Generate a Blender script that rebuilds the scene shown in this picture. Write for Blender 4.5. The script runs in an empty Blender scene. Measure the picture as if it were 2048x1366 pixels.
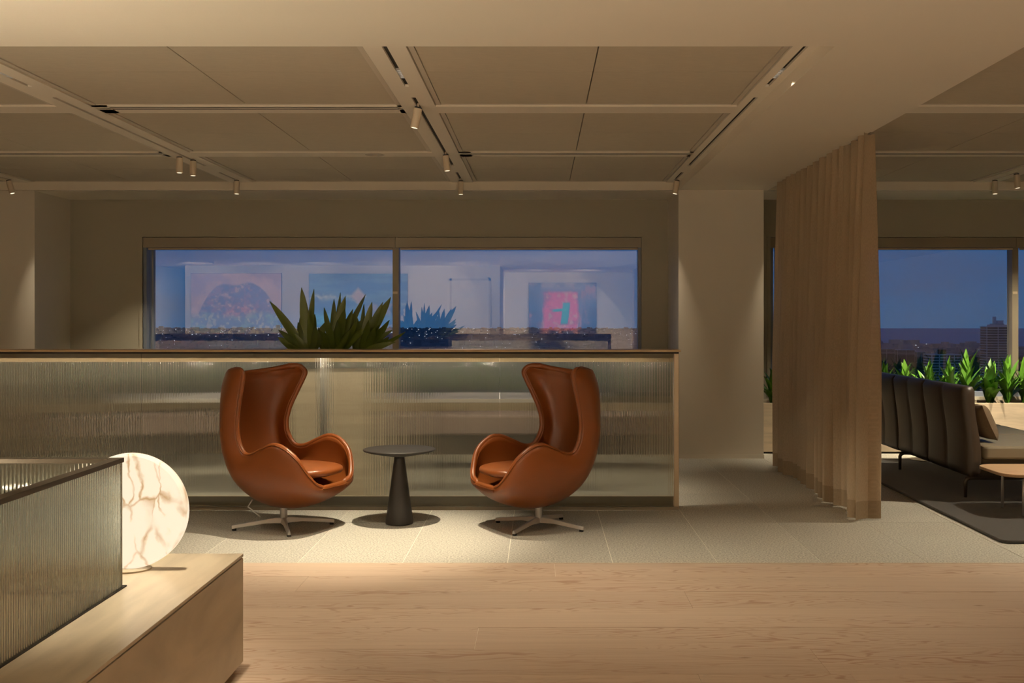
import bpy, bmesh, math, random
import numpy as np
from mathutils import Vector, Matrix
PI = math.pi
R = math.radians
SC = bpy.context.scene
C = SC.collection
F0 = 2150.0          # focal length in pixels of the 2048 wide frame
EYE = 1.4

# ------------------------------------------------------------------ camera
cam_d = bpy.data.cameras.new('camera'); cam = bpy.data.objects.new('camera', cam_d); C.objects.link(cam)
cam.location = (0, 0, EYE); cam.rotation_euler = (PI/2, 0, 0)
cam_d.sensor_width = 36; cam_d.lens = F0/2048*36
cam_d.shift_x = -56/2048; cam_d.shift_y = -48/2048
cam_d.clip_start = 0.05; cam_d.clip_end = 60000
SC.camera = cam

# ------------------------------------------------------------------ view, cycles quality
SC.view_settings.view_transform = 'Standard'; SC.view_settings.look = 'None'
SC.view_settings.gamma = 1; SC.view_settings.use_curve_mapping = False
SC.view_settings.exposure = 0.0
cy = SC.cycles
cy.use_denoising = True
cy.max_bounces = 12; cy.diffuse_bounces = 5; cy.glossy_bounces = 4; cy.transmission_bounces = 10; cy.transparent_max_bounces = 16
cy.sample_clamp_indirect = 4.0; cy.caustics_reflective = False; cy.caustics_refractive = False
cy.blur_glossy = 0.5

# ------------------------------------------------------------------ world: clear blue dusk with soft cloud
W = bpy.data.worlds.new('dusk'); SC.world = W; W.use_nodes = True
wn, wl = W.node_tree.nodes, W.node_tree.links
wn.clear()
wo = wn.new('ShaderNodeOutputWorld'); wb = wn.new('ShaderNodeBackground')
tc = wn.new('ShaderNodeTexCoord'); sx = wn.new('ShaderNodeSeparateXYZ')
wl.new(tc.outputs['Generated'], sx.inputs[0])
rp = wn.new('ShaderNodeValToRGB'); wl.new(sx.outputs['Z'], rp.inputs[0])
e = rp.color_ramp.elements
e[0].position = 0.0; e[0].color = (0.036, 0.135, 0.30, 1)
e[1].position = 0.5; e[1].color = (0.012, 0.035, 0.11, 1)
x_ = e.new(0.08); x_.color = (0.021, 0.115, 0.315, 1)
mp = wn.new('ShaderNodeMapping'); mp.inputs['Scale'].default_value = (3, 3, 14)
nz = wn.new('ShaderNodeTexNoise'); nz.inputs['Scale'].default_value = 2.2; nz.inputs['Detail'].default_value = 5
wl.new(tc.outputs['Generated'], mp.inputs[0]); wl.new(mp.outputs[0], nz.inputs['Vector'])
r2 = wn.new('ShaderNodeValToRGB'); wl.new(nz.outputs[0], r2.inputs[0])
r2.color_ramp.elements[0].position = 0.42; r2.color_ramp.elements[1].position = 0.72
mx = wn.new('ShaderNodeMixRGB'); mx.inputs[2].default_value = (0.05, 0.085, 0.19, 1)
ml = wn.new('ShaderNodeMath'); ml.operation = 'MULTIPLY'; ml.inputs[1].default_value = 0.5
wl.new(r2.outputs[0], ml.inputs[0]); wl.new(ml.outputs[0], mx.inputs[0]); wl.new(rp.outputs[0], mx.inputs[1])
wl.new(mx.outputs[0], wb.inputs[0]); wb.inputs[1].default_value = 1.0
wl.new(wb.outputs[0], wo.inputs[0])

WARM = (1.0, 0.85, 0.62)
KL = 3.2      # overall lamp power
def aim(o, tgt):
    o.rotation_euler = (Vector(tgt) - o.location).to_track_quat('-Z', 'Y').to_euler()
def spot(loc, tgt, power, deg, blend=0.6, col=WARM, rad=0.02, parent=None):
    d = bpy.data.lights.new('spot', 'SPOT'); d.energy = power*KL; d.spot_size = R(deg); d.spot_blend = blend
    d.color = col; d.shadow_soft_size = rad
    o = bpy.data.objects.new('spot_light', d); C.objects.link(o); o.location = loc; aim(o, tgt)
    return o
def area(loc, tgt, power, sx_, sy_, col=WARM):
    d = bpy.data.lights.new('area', 'AREA'); d.energy = power; d.shape = 'RECTANGLE'; d.size = sx_; d.size_y = sy_
    d.color = col
    o = bpy.data.objects.new('area_light', d); C.objects.link(o); o.location = loc; aim(o, tgt)
    return o

# downlights in the ceiling slots (the louvre fittings are modelled further down)
for x, p in ((-2.96, 42), (-0.77, 58), (1.31, 44), (4.42, 6)):
    spot((x, 5.85, 2.72), (x, 5.80, 0), p, 86, 1.0, rad=0.05)
# unseen downlights added around the camera, their floor bounce lifts the soffit
for x, y, p in ((-4.5, 2.4, 35), (0.4, 0.0, 8), (-2.4, -1.2, 40), (1.4, -1.6, 15), (4.6, 1, 3)):
    spot((x, y, 2.64), (x, y, 0), p, 110, 1.0, rad=0.06)
spot((-1.25, 3.95, 2.64), (-1.80, 3.85, 0.46), 85, 56, 0.9, rad=0.05)  # added spot without a fitting, brightens the plinth top
# wall washers on the picture wall
for x, y, p in ((-8.0, -1.0, 120), (-6.6, -1.0, 170), (-5.1, -1.0, 150), (-3.5, -1.0, 165), (-1.8, -1.0, 100), (-0.1, -4.7, 100), (1.2, -4.7, 160), (3.0, -4.7, 40)):
    spot((x, y, 2.6), (x, y-1.9, 1.5), p, 100, 0.8, rad=0.04)

# ------------------------------------------------------------------ materials
def mat(name):
    m = bpy.data.materials.new(name); m.use_nodes = True
    return m, m.node_tree.nodes, m.node_tree.links, m.node_tree.nodes['Principled BSDF']
def lin(c):
    return tuple(((v/255+0.055)/1.055)**2.4 if v/255 > 0.04045 else v/255/12.92 for v in c) + (1,)
def plain(name, col, rough=0.6, metal=0.0, spec=0.5, noise=0.0, nscale=30, bump=0.0, bscale=200, sheen=0.0, coat=0.0, stretch=None):
    m, n, l, b = mat(name)
    b.inputs['Base Color'].default_value = (*col, 1); b.inputs['Roughness'].default_value = rough
    b.inputs['Metallic'].default_value = metal; b.inputs['Specular IOR Level'].default_value = spec
    b.inputs['Sheen Weight'].default_value = sheen; b.inputs['Coat Weight'].default_value = coat
    t = n.new('ShaderNodeTexCoord'); vec = t.outputs['Object']
    if stretch:
        q = n.new('ShaderNodeMapping'); q.inputs['Scale'].default_value = stretch; l.new(vec, q.inputs[0]); vec = q.outputs[0]
    if noise:
        z = n.new('ShaderNodeTexNoise'); z.inputs['Scale'].default_value = nscale; z.inputs['Detail'].default_value = 6
        l.new(vec, z.inputs['Vector'])
        c = n.new('ShaderNodeMixRGB'); c.inputs[1].default_value = (*[v*(1-noise) for v in col], 1)
        c.inputs[2].default_value = (*[min(1, v*(1+noise)) for v in col], 1)
        l.new(z.outputs[0], c.inputs[0]); l.new(c.outputs[0], b.inputs['Base Color'])
    if bump:
        z = n.new('ShaderNodeTexNoise'); z.inputs['Scale'].default_value = bscale; z.inputs['Detail'].default_value = 4
        l.new(vec, z.inputs['Vector'])
        k = n.new('ShaderNodeBump'); k.inputs['Strength'].default_value = bump; k.inputs['Distance'].default_value = 0.002
        l.new(z.outputs[0], k.inputs['Height']); l.new(k.outputs[0], b.inputs['Normal'])
    return m
M = {}
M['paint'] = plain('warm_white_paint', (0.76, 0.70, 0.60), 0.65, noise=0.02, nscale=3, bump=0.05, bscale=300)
M['ceil_paint'] = plain('ceiling_paint', (0.90, 0.82, 0.69), 0.6, noise=0.02, nscale=2)
M['fabric_panel'] = plain('acoustic_fabric', (0.54, 0.475, 0.37), 0.9, noise=0.10, nscale=14, stretch=(1, 7, 1), bump=0.15, bscale=300)
M['trim'] = plain('panel_trim_metal', (0.60, 0.53, 0.43), 0.5)
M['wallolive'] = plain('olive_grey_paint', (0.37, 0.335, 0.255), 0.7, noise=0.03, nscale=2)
M['frame'] = plain('bronze_window_frame', (0.26, 0.22, 0.16), 0.45, metal=0.2)
M['frame_blue'] = plain('grey_window_jamb', (0.16, 0.18, 0.22), 0.4)
M['blindbar'] = plain('blind_bar', (0.55, 0.44, 0.30), 0.5)
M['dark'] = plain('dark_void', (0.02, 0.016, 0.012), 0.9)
M['black'] = plain('black_rubber', (0.012, 0.012, 0.012), 0.6)
M['leather'] = plain('tan_leather', (0.205, 0.056, 0.011), 0.36, noise=0.10, nscale=5, bump=0.12, bscale=260, coat=0.06)
M['chrome'] = plain('brushed_aluminium', (0.62, 0.62, 0.62), 0.34, metal=0.55, bump=0.03, bscale=400)
M['blacktable'] = plain('matt_black_lacquer', (0.022, 0.019, 0.017), 0.5, noise=0.1, nscale=30)
M['darkmetal'] = plain('dark_bronze_metal', (0.10, 0.085, 0.065), 0.35, metal=0.8)
M['sofa'] = plain('dark_brown_leather', (0.040, 0.028, 0.019), 0.42, noise=0.15, nscale=8, bump=0.15, bscale=220)
M['seat'] = plain('olive_grey_leather', (0.20, 0.17, 0.12), 0.42, noise=0.08, nscale=8, bump=0.12, bscale=220)
M['cushion'] = plain('brown_wool_cushion', (0.13, 0.09, 0.055), 0.9, noise=0.2, nscale=60, bump=0.4, bscale=500)
M['rug'] = plain('charcoal_wool_rug', (0.038, 0.036, 0.034), 1.0, noise=0.55, nscale=120, bump=1.0, bscale=260, sheen=0.2)
M['soil'] = plain('dark_soil', (0.02, 0.015, 0.01), 1.0, noise=0.3, nscale=60)
M['fixture'] = plain('cream_powder_coat', (0.74, 0.62, 0.47), 0.45)
M['fitcap'] = plain('black_ring', (0.02, 0.02, 0.02), 0.4)
M['taupe'] = plain('taupe_upholstery', (0.22, 0.16, 0.14), 0.8, noise=0.1, nscale=60)
M['whitetop'] = plain('white_laminate', (0.80, 0.76, 0.74), 0.35)
M['metalrail'] = plain('champagne_rail', (0.58, 0.47, 0.33), 0.4, metal=0.3)
M['grout'] = plain('pale_grout', (0.85, 0.82, 0.72), 0.8)
M['woodjoint'] = plain('plank_joint_shadow', (0.25, 0.15, 0.08), 0.8)

def emis(name, col, strength):
    m, n, l, b = mat(name)
    b.inputs['Base Color'].default_value = (*col, 1)
    b.inputs['Emission Color'].default_value = (*col, 1); b.inputs['Emission Strength'].default_value = strength
    return m
M['led'] = emis('led_lens', (1, 0.9, 0.75), 0.9)
M['ledsoft'] = emis('lamp_mouth', (1, 0.85, 0.62), 1.3)

def mk_stone():
    m, n, l, b = mat('speckled_grey_stone')
    t = n.new('ShaderNodeTexCoord'); oi = n.new('ShaderNodeObjectInfo')
    z = n.new('ShaderNodeTexNoise'); z.inputs['Scale'].default_value = 95; z.inputs['Detail'].default_value = 3
    z2 = n.new('ShaderNodeTexNoise'); z2.inputs['Scale'].default_value = 3
    g = n.new('ShaderNodeNewGeometry')
    l.new(g.outputs['Position'], z.inputs['Vector']); l.new(g.outputs['Position'], z2.inputs['Vector'])
    r = n.new('ShaderNodeValToRGB'); l.new(z.outputs[0], r.inputs[0])
    e = r.color_ramp.elements; e[0].position = 0.36; e[0].color = (0.30, 0.285, 0.245, 1); e[1].position = 0.60; e[1].color = (0.60, 0.575, 0.50, 1)
    x = n.new('ShaderNodeMixRGB'); x.blend_type = 'MULTIPLY'; x.inputs[0].default_value = 1
    a = n.new('ShaderNodeMapRange'); a.inputs['To Min'].default_value = 0.92; a.inputs['To Max'].default_value = 1.04
    l.new(oi.outputs['Random'], a.inputs[0]); l.new(r.outputs[0], x.inputs[1]); l.new(a.outputs[0], x.inputs[2])
    l.new(x.outputs[0], b.inputs['Base Color']); b.inputs['Roughness'].default_value = 0.55
    k = n.new('ShaderNodeBump'); k.inputs['Strength'].default_value = 0.07; k.inputs['Distance'].default_value = 0.0006
    l.new(z.outputs[0], k.inputs['Height']); l.new(k.outputs[0], b.inputs['Normal'])
    return m
M['stone'] = mk_stone()

def mk_wood(name='pale_fir_plank', tint=(1, 1, 1), knots=True):
    m, n, l, b = mat(name)
    t = n.new('ShaderNodeTexCoord'); oi = n.new('ShaderNodeObjectInfo')
    off = n.new('ShaderNodeVectorMath'); off.operation = 'ADD'
    mu = n.new('ShaderNodeMath'); mu.operation = 'MULTIPLY'; mu.inputs[1].default_value = 61.0
    l.new(oi.outputs['Random'], mu.inputs[0])
    cx = n.new('ShaderNodeCombineXYZ'); l.new(mu.outputs[0], cx.inputs[0]); l.new(mu.outputs[0], cx.inputs[2])
    l.new(t.outputs['Object'], off.inputs[0]); l.new(cx.outputs[0], off.inputs[1])
    # cathedral grain: distort the cross coordinate by a slow noise along the plank
    mp = n.new('ShaderNodeMapping'); mp.inputs['Scale'].default_value = (0.9, 5.0, 1); l.new(off.outputs[0], mp.inputs[0])
    nz = n.new('ShaderNodeTexNoise'); nz.inputs['Scale'].default_value = 1.0; nz.inputs['Detail'].default_value = 3; nz.inputs['Distortion'].default_value = 0.4
    l.new(mp.outputs[0], nz.inputs['Vector'])
    sn = n.new('ShaderNodeMath'); sn.operation = 'MULTIPLY'; sn.inputs[1].default_value = 120.0; l.new(nz.outputs[0], sn.inputs[0])
    si = n.new('ShaderNodeMath'); si.operation = 'SINE'; l.new(sn.outputs[0], si.inputs[0])
    pw = n.new('ShaderNodeMapRange'); pw.inputs['From Min'].default_value = 0.45; pw.inputs['From Max'].default_value = 1.0; l.new(si.outputs[0], pw.inputs[0])
    mk = n.new('ShaderNodeMapping'); mk.inputs['Scale'].default_value = (0.5, 3.0, 1); mk.inputs['Location'].default_value = (7, 3, 0); l.new(off.outputs[0], mk.inputs[0])
    nm = n.new('ShaderNodeTexNoise'); nm.inputs['Scale'].default_value = 1.6; l.new(mk.outputs[0], nm.inputs['Vector'])
    rm = n.new('ShaderNodeMapRange'); rm.inputs['From Min'].default_value = 0.42; rm.inputs['From Max'].default_value = 0.62; l.new(nm.outputs[0], rm.inputs[0])
    gm = n.new('ShaderNodeMath'); gm.operation = 'MULTIPLY'; l.new(pw.outputs[0], gm.inputs[0]); l.new(rm.outputs[0], gm.inputs[1])
    # fine straight grain
    mf = n.new('ShaderNodeMapping'); mf.inputs['Scale'].default_value = (1.5, 90, 1); l.new(off.outputs[0], mf.inputs[0])
    nf = n.new('ShaderNodeTexNoise'); nf.inputs['Scale'].default_value = 1.0; nf.inputs['Detail'].default_value = 4; l.new(mf.outputs[0], nf.inputs['Vector'])
    base = n.new('ShaderNodeMixRGB'); base.inputs[1].default_value = (0.44*tint[0], 0.325*tint[1], 0.24*tint[2], 1)
    base.inputs[2].default_value = (0.61*tint[0], 0.475*tint[1], 0.365*tint[2], 1); l.new(nf.outputs[0], base.inputs[0])
    pl = n.new('ShaderNodeMapRange'); pl.inputs['To Min'].default_value = 0.93; pl.inputs['To Max'].default_value = 1.06; l.new(oi.outputs['Random'], pl.inputs[0])
    bm_ = n.new('ShaderNodeMixRGB'); bm_.blend_type = 'MULTIPLY'; bm_.inputs[0].default_value = 1; l.new(base.outputs[0], bm_.inputs[1]); l.new(pl.outputs[0], bm_.inputs[2])
    gr = n.new('ShaderNodeMixRGB'); gr.inputs[2].default_value = (0.33*tint[0], 0.19*tint[1], 0.115*tint[2], 1)
    gf = n.new('ShaderNodeMath'); gf.operation = 'MULTIPLY'; gf.inputs[1].default_value = 0.75; l.new(gm.outputs[0], gf.inputs[0])
    l.new(gf.outputs[0], gr.inputs[0]); l.new(bm_.outputs[0], gr.inputs[1])
    out = gr.outputs[0]
    if knots:
        mq = n.new('ShaderNodeMapping'); mq.inputs['Scale'].default_value = (1.1, 3.1, 0.05); l.new(off.outputs[0], mq.inputs[0])
        vo = n.new('ShaderNodeTexVoronoi'); vo.inputs['Scale'].default_value = 2.0; l.new(mq.outputs[0], vo.inputs['Vector'])
        kr = n.new('ShaderNodeValToRGB'); l.new(vo.outputs['Distance'], kr.inputs[0])
        ke = kr.color_ramp.elements; ke[0].position = 0.0; ke[0].color = (0.85, 0.85, 0.85, 1); ke[1].position = 0.075; ke[1].color = (0, 0, 0, 1)
        km = n.new('ShaderNodeMixRGB'); km.inputs[2].default_value = (0.17, 0.085, 0.035, 1)
        l.new(kr.outputs[0], km.inputs[0]); l.new(out, km.inputs[1]); out = km.outputs[0]
    l.new(out, b.inputs['Base Color']); b.inputs['Roughness'].default_value = 0.48
    b.inputs['Specular IOR Level'].default_value = 0.35
    return m
M['wood'] = mk_wood()
M['oak'] = mk_wood('honey_oak', (1.0, 0.88, 0.70), knots=False)

def mk_travertine(name, col, rough=0.35, ax=(1, 1, 9), dark=0.72):
    m, n, l, b = mat(name)
    t = n.new('ShaderNodeTexCoord'); mp = n.new('ShaderNodeMapping'); mp.inputs['Scale'].default_value = ax
    l.new(t.outputs['Object'], mp.inputs[0])
    z = n.new('ShaderNodeTexNoise'); z.inputs['Scale'].default_value = 2.2; z.inputs['Detail'].default_value = 8; z.inputs['Distortion'].default_value = 0.6
    l.new(mp.outputs[0], z.inputs['Vector'])
    r = n.new('ShaderNodeValToRGB'); l.new(z.outputs[0], r.inputs[0])
    e = r.color_ramp.elements; e[0].position = 0.3; e[0].color = (*[v*dark for v in col], 1); e[1].position = 0.62; e[1].color = (*col, 1)
    l.new(r.outputs[0], b.inputs['Base Color']); b.inputs['Roughness'].default_value = rough
    return m
M['trav'] = mk_travertine('honed_travertine', (0.64, 0.54, 0.40), 0.28, (5, 0.8, 3))
M['travface'] = mk_travertine('travertine_planter_face', (0.62, 0.51, 0.37), 0.5, (1.2, 1, 9))
M['slab'] = mk_travertine('travertine_counter_slab', (0.56, 0.40, 0.24), 0.4, (2, 4, 4))

def mk_alabaster():
    m, n, l, b = mat('glowing_veined_alabaster')
    t = n.new('ShaderNodeTexCoord')
    z = n.new('ShaderNodeTexNoise'); z.inputs['Scale'].default_value = 5.0; z.inputs['Detail'].default_value = 5
    l.new(t.outputs['Object'], z.inputs['Vector'])
    mxv = n.new('ShaderNodeMixRGB'); mxv.inputs[0].default_value = 0.16; l.new(t.outputs['Object'], mxv.inputs[1]); l.new(z.outputs['Color'], mxv.inputs[2])
    mp = n.new('ShaderNodeMapping'); mp.inputs['Scale'].default_value = (7.5, 1, 3.0); mp.inputs['Rotation'].default_value = (0, R(24), 0)
    l.new(mxv.outputs[0], mp.inputs[0])
    v = n.new('ShaderNodeTexVoronoi'); v.feature = 'DISTANCE_TO_EDGE'; v.inputs['Scale'].default_value = 1.9
    l.new(mp.outputs[0], v.inputs['Vector'])
    r = n.new('ShaderNodeValToRGB'); l.new(v.outputs['Distance'], r.inputs[0])
    e = r.color_ramp.elements; e[0].position = 0.0; e[0].color = (1, 1, 1, 1); e[1].position = 0.06; e[1].color = (0, 0, 0, 1)
    z2 = n.new('ShaderNodeTexNoise'); z2.inputs['Scale'].default_value = 9; l.new(t.outputs['Object'], z2.inputs['Vector'])
    r3 = n.new('ShaderNodeMapRange'); r3.inputs['From Min'].default_value = 0.40; r3.inputs['From Max'].default_value = 0.62; l.new(z2.outputs[0], r3.inputs[0])
    mm = n.new('ShaderNodeMath'); mm.operation = 'MULTIPLY'; l.new(r.outputs[0], mm.inputs[0]); l.new(r3.outputs[0], mm.inputs[1])
    c = n.new('ShaderNodeMixRGB'); c.inputs[1].default_value = (1.02, 0.88, 0.66, 1); c.inputs[2].default_value = (0.52, 0.30, 0.12, 1)
    l.new(mm.outputs[0], c.inputs[0])
    b.inputs['Base Color'].default_value = (0.25, 0.2, 0.14, 1); l.new(c.outputs[0], b.inputs['Emission Color'])
    b.inputs['Emission Strength'].default_value = 0.93; b.inputs['Roughness'].default_value = 0.4
    return m
M['alabaster'] = mk_alabaster()

def mk_fluted():
    m, n, l, b = mat('fluted_glass')
    n.remove(b); o = n['Material Output']
    g = n.new('ShaderNodeBsdfGlass'); g.inputs['Color'].default_value = (0.94, 0.955, 0.92, 1); g.inputs['IOR'].default_value = 1.47
    g.inputs['Roughness'].default_value = 0.035
    d = n.new('ShaderNodeBsdfDiffuse'); t = n.new('ShaderNodeBsdfTranslucent'); d.inputs[0].default_value = t.inputs[0].default_value = (0.80, 0.80, 0.74, 1)
    a = n.new('ShaderNodeMixShader'); a.inputs[0].default_value = 0.6; l.new(d.outputs[0], a.inputs[1]); l.new(t.outputs[0], a.inputs[2])
    x = n.new('ShaderNodeMixShader'); x.inputs[0].default_value = 0.07; l.new(g.outputs[0], x.inputs[1]); l.new(a.outputs[0], x.inputs[2])
    l.new(x.outputs[0], o.inputs[0])
    return m
M['fluted'] = mk_fluted()
def mk_window():
    m, n, l, b = mat('window_glass')
    n.remove(b); o = n['Material Output']
    a = n.new('ShaderNodeBsdfTransparent'); a.inputs[0].default_value = (0.93, 0.96, 0.98, 1)
    g = n.new('ShaderNodeBsdfGlossy'); g.inputs['Roughness'].default_value = 0.0; g.inputs[0].default_value = (0.95, 0.93, 1.0, 1)
    x = n.new('ShaderNodeMixShader'); x.inputs[0].default_value = 0.16
    l.new(a.outputs[0], x.inputs[1]); l.new(g.outputs[0], x.inputs[2]); l.new(x.outputs[0], o.inputs[0])
    return m
M['glass'] = mk_window()
def mk_curtain(name, col, transp):
    m, n, l, b = mat(name)
    n.remove(b); o = n['Material Output']
    t = n.new('ShaderNodeTexCoord'); mp = n.new('ShaderNodeMapping'); mp.inputs['Scale'].default_value = (1, 400, 60); l.new(t.outputs['Object'], mp.inputs[0])
    z = n.new('ShaderNodeTexNoise'); z.inputs['Scale'].default_value = 1; l.new(mp.outputs[0], z.inputs['Vector'])
    c = n.new('ShaderNodeMixRGB'); c.inputs[1].default_value = (*[v*0.8 for v in col], 1); c.inputs[2].default_value = (*[v*1.2 for v in col], 1); l.new(z.outputs[0], c.inputs[0])
    d = n.new('ShaderNodeBsdfDiffuse'); tr = n.new('ShaderNodeBsdfTranslucent'); l.new(c.outputs[0], d.inputs[0]); l.new(c.outputs[0], tr.inputs[0])
    x = n.new('ShaderNodeMixShader'); x.inputs[0].default_value = 0.5; l.new(d.outputs[0], x.inputs[1]); l.new(tr.outputs[0], x.inputs[2])
    tp = n.new('ShaderNodeBsdfTransparent'); y = n.new('ShaderNodeMixShader'); y.inputs[0].default_value = transp
    l.new(x.outputs[0], y.inputs[1]); l.new(tp.outputs[0], y.inputs[2]); l.new(y.outputs[0], o.inputs[0])
    return m
M['curtain'] = mk_curtain('sheer_taupe_linen', (0.66, 0.53, 0.38), 0.14)
M['hem'] = mk_curtain('double_linen_hem', (0.45, 0.35, 0.24), 0.02)
def mk_leaf(name, c1, c2):
    m, n, l, b = mat(name)
    oi = n.new('ShaderNodeObjectInfo'); g = n.new('ShaderNodeNewGeometry')
    z = n.new('ShaderNodeTexNoise'); z.inputs['Scale'].default_value = 9; l.new(g.outputs['Position'], z.inputs['Vector'])
    a = n.new('ShaderNodeMath'); a.operation = 'ADD'; l.new(oi.outputs['Random'], a.inputs[0]); l.new(z.outputs[0], a.inputs[1])
    h = n.new('ShaderNodeMath'); h.operation = 'MULTIPLY'; h.inputs[1].default_value = 0.5; l.new(a.outputs[0], h.inputs[0])
    c = n.new('ShaderNodeMixRGB'); c.inputs[1].default_value = (*c1, 1); c.inputs[2].default_value = (*c2, 1); l.new(h.outputs[0], c.inputs[0])
    l.new(c.outputs[0], b.inputs['Base Color']); b.inputs['Roughness'].default_value = 0.38
    return m
M['leaf'] = mk_leaf('glossy_green_leaf', (0.022, 0.085, 0.010), (0.11, 0.27, 0.022))
M['leafdark'] = mk_leaf('deep_green_leaf', (0.035, 0.062, 0.008), (0.11, 0.15, 0.014))
def mk_vcol(name, rough=0.5):
    m, n, l, b = mat(name)
    a = n.new('ShaderNodeAttribute'); a.attribute_name = 'paint'
    z = n.new('ShaderNodeTexNoise'); z.inputs['Scale'].default_value = 40; t = n.new('ShaderNodeTexCoord'); l.new(t.outputs['Object'], z.inputs['Vector'])
    q = n.new('ShaderNodeMapRange'); q.inputs['To Min'].default_value = 0.8; q.inputs['To Max'].default_value = 1.2; l.new(z.outputs[0], q.inputs[0])
    x = n.new('ShaderNodeMixRGB'); x.blend_type = 'MULTIPLY'; x.inputs[0].default_value = 1; l.new(a.outputs['Color'], x.inputs[1]); l.new(q.outputs[0], x.inputs[2])
    l.new(x.outputs[0], b.inputs['Base Color']); b.inputs['Roughness'].default_value = rough
    return m
M['canvas'] = mk_vcol('oil_paint_on_canvas')

# ------------------------------------------------------------------ object helpers
def tag(o, label=None, cat=None, group=None, kind=None):
    if label: o['label'] = label
    if cat: o['category'] = cat
    if group: o['group'] = group
    if kind: o['kind'] = kind
    return o
def empty(name, loc=(0, 0, 0), rz=0, label=None, cat=None, group=None, kind=None):
    o = bpy.data.objects.new(name, None); C.objects.link(o); o.location = loc; o.rotation_euler = (0, 0, rz)
    o.empty_display_size = 0.1
    return tag(o, label, cat, group, kind)
class MB:
    def __init__(s): s.v = []; s.f = []; s.mi = []; s.cur = 0
    def add(s, vs, fs):
        k = len(s.v); s.v += [tuple(v) for v in vs]; s.f += [tuple(i+k for i in f) for f in fs]; s.mi += [s.cur]*len(fs)
    def box(s, x0, x1, y0, y1, z0, z1):
        v = [(x0, y0, z0), (x1, y0, z0), (x1, y1, z0), (x0, y1, z0), (x0, y0, z1), (x1, y0, z1), (x1, y1, z1), (x0, y1, z1)]
        s.add(v, [(0, 3, 2, 1), (4, 5, 6, 7), (0, 1, 5, 4), (1, 2, 6, 5), (2, 3, 7, 6), (3, 0, 4, 7)]); return s
    def lathe(s, prof, n=32, c=(0, 0, 0), axis='z', caps=True):
        vs = []; 
        for r, h in prof:
            for i in range(n):
                a = 2*PI*i/n; p = (r*math.cos(a), r*math.sin(a), h)
                if axis == 'y': p = (p[0], p[2], p[1])
                vs.append((p[0]+c[0], p[1]+c[1], p[2]+c[2]))
        fs = []
        for j in range(len(prof)-1):
            for i in range(n):
                fs.append((j*n+i, j*n+(i+1) % n, (j+1)*n+(i+1) % n, (j+1)*n+i))
        if caps:
            fs.append(tuple(range(n))[::-1]); fs.append(tuple((len(prof)-1)*n+i for i in range(n)))
        s.add(vs, fs); return s
    def tube(s, pts, rad, n=10, closed=False, flat=None):
        pts = [Vector(p) for p in pts]; m = len(pts)
        rs = rad if isinstance(rad, (list, tuple)) else [rad]*m
        vs = []; prev = None
        for i, p in enumerate(pts):
            a = pts[(i-1) % m] if (closed or i > 0) else p; b = pts[(i+1) % m] if (closed or i < m-1) else p
            t = (b-a).normalized()
            if prev is None:
                u = t.orthogonal().normalized()
            else:
                u = (prev - t*prev.dot(t)); u = u.normalized() if u.length > 1e-6 else t.orthogonal().normalized()
            prev = u; w = t.cross(u)
            for k in range(n):
                q = 2*PI*k/n; vs.append(p + (u*math.cos(q)+w*math.sin(q))*rs[i])
        fs = []
        for i in range(m if closed else m-1):
            for k in range(n):
                fs.append((i*n+k, i*n+(k+1) % n, ((i+1) % m)*n+(k+1) % n, ((i+1) % m)*n+k))
        if not closed:
            fs.append(tuple(range(n))[::-1]); fs.append(tuple((m-1)*n+k for k in range(n)))
        s.add(vs, fs); return s
    def grid(s, P, closed_u=False):
        nv, nu = len(P), len(P[0]); vs = [q for row in P for q in row]; fs = []
        for j in range(nv-1):
            for i in range(nu if closed_u else nu-1):
                fs.append((j*nu+i, j*nu+(i+1) % nu, (j+1)*nu+(i+1) % nu, (j+1)*nu+i))
        s.add(vs, fs); return s
    def mesh(s, name):
        m = bpy.data.meshes.new(name); m.from_pydata(s.v, [], s.f); m.polygons.foreach_set('material_index', s.mi); m.update(); return m
    def obj(s, name, m, parent=None, smooth=False, bevel=0, loc=None, seg=2, **kw):
        me = s.mesh(name)
        bmx = bmesh.new(); bmx.from_mesh(me); bmesh.ops.recalc_face_normals(bmx, faces=bmx.faces); bmx.to_mesh(me); bmx.free()
        for q in (m if isinstance(m, (list, tuple)) else [m]): me.materials.append(M[q])
        o = bpy.data.objects.new(name, me); C.objects.link(o); o.parent = parent
        if loc: o.location = loc
        if smooth:
            me.polygons.foreach_set('use_smooth', [True]*len(me.polygons))
        if bevel:
            b = o.modifiers.new('bevel', 'BEVEL'); b.width = bevel; b.segments = seg; b.limit_method = 'ANGLE'; b.angle_limit = R(40)
        tag(o, kw.get('label'), kw.get('cat'), kw.get('group'), kw.get('kind'))
        return o
def box(name, m, x0, x1, y0, y1, z0, z1, parent=None, bevel=0, **kw):
    return MB().box(x0, x1, y0, y1, z0, z1).obj(name, m, parent, bevel=bevel, **kw)
def bx(name, m, x0, x1, y0, y1, z0, z1, parent=None, bevel=0, **kw):   # box with its origin at its own centre
    cx_, cy_, cz_ = (x0+x1)/2, (y0+y1)/2, (z0+z1)/2
    return MB().box(x0-cx_, x1-cx_, y0-cy_, y1-cy_, z0-cz_, z1-cz_).obj(name, m, parent, bevel=bevel, loc=(cx_, cy_, cz_), **kw)
def dup(o, parent=None, loc=None, rz=None, label=None, cat=None):
    c = o.copy(); C.objects.link(c); c.parent = parent
    if loc is not None: c.location = loc
    if rz is not None: c.rotation_euler = (0, 0, rz)
    if label: c['label'] = label
    return c
def dup_tree(o, parent=None, loc=None, rz=None, label=None):
    c = dup(o, parent, loc, rz, label)
    for ch in list(o.children): dup_tree(ch, c)
    return c
S = 'structure'

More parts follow.
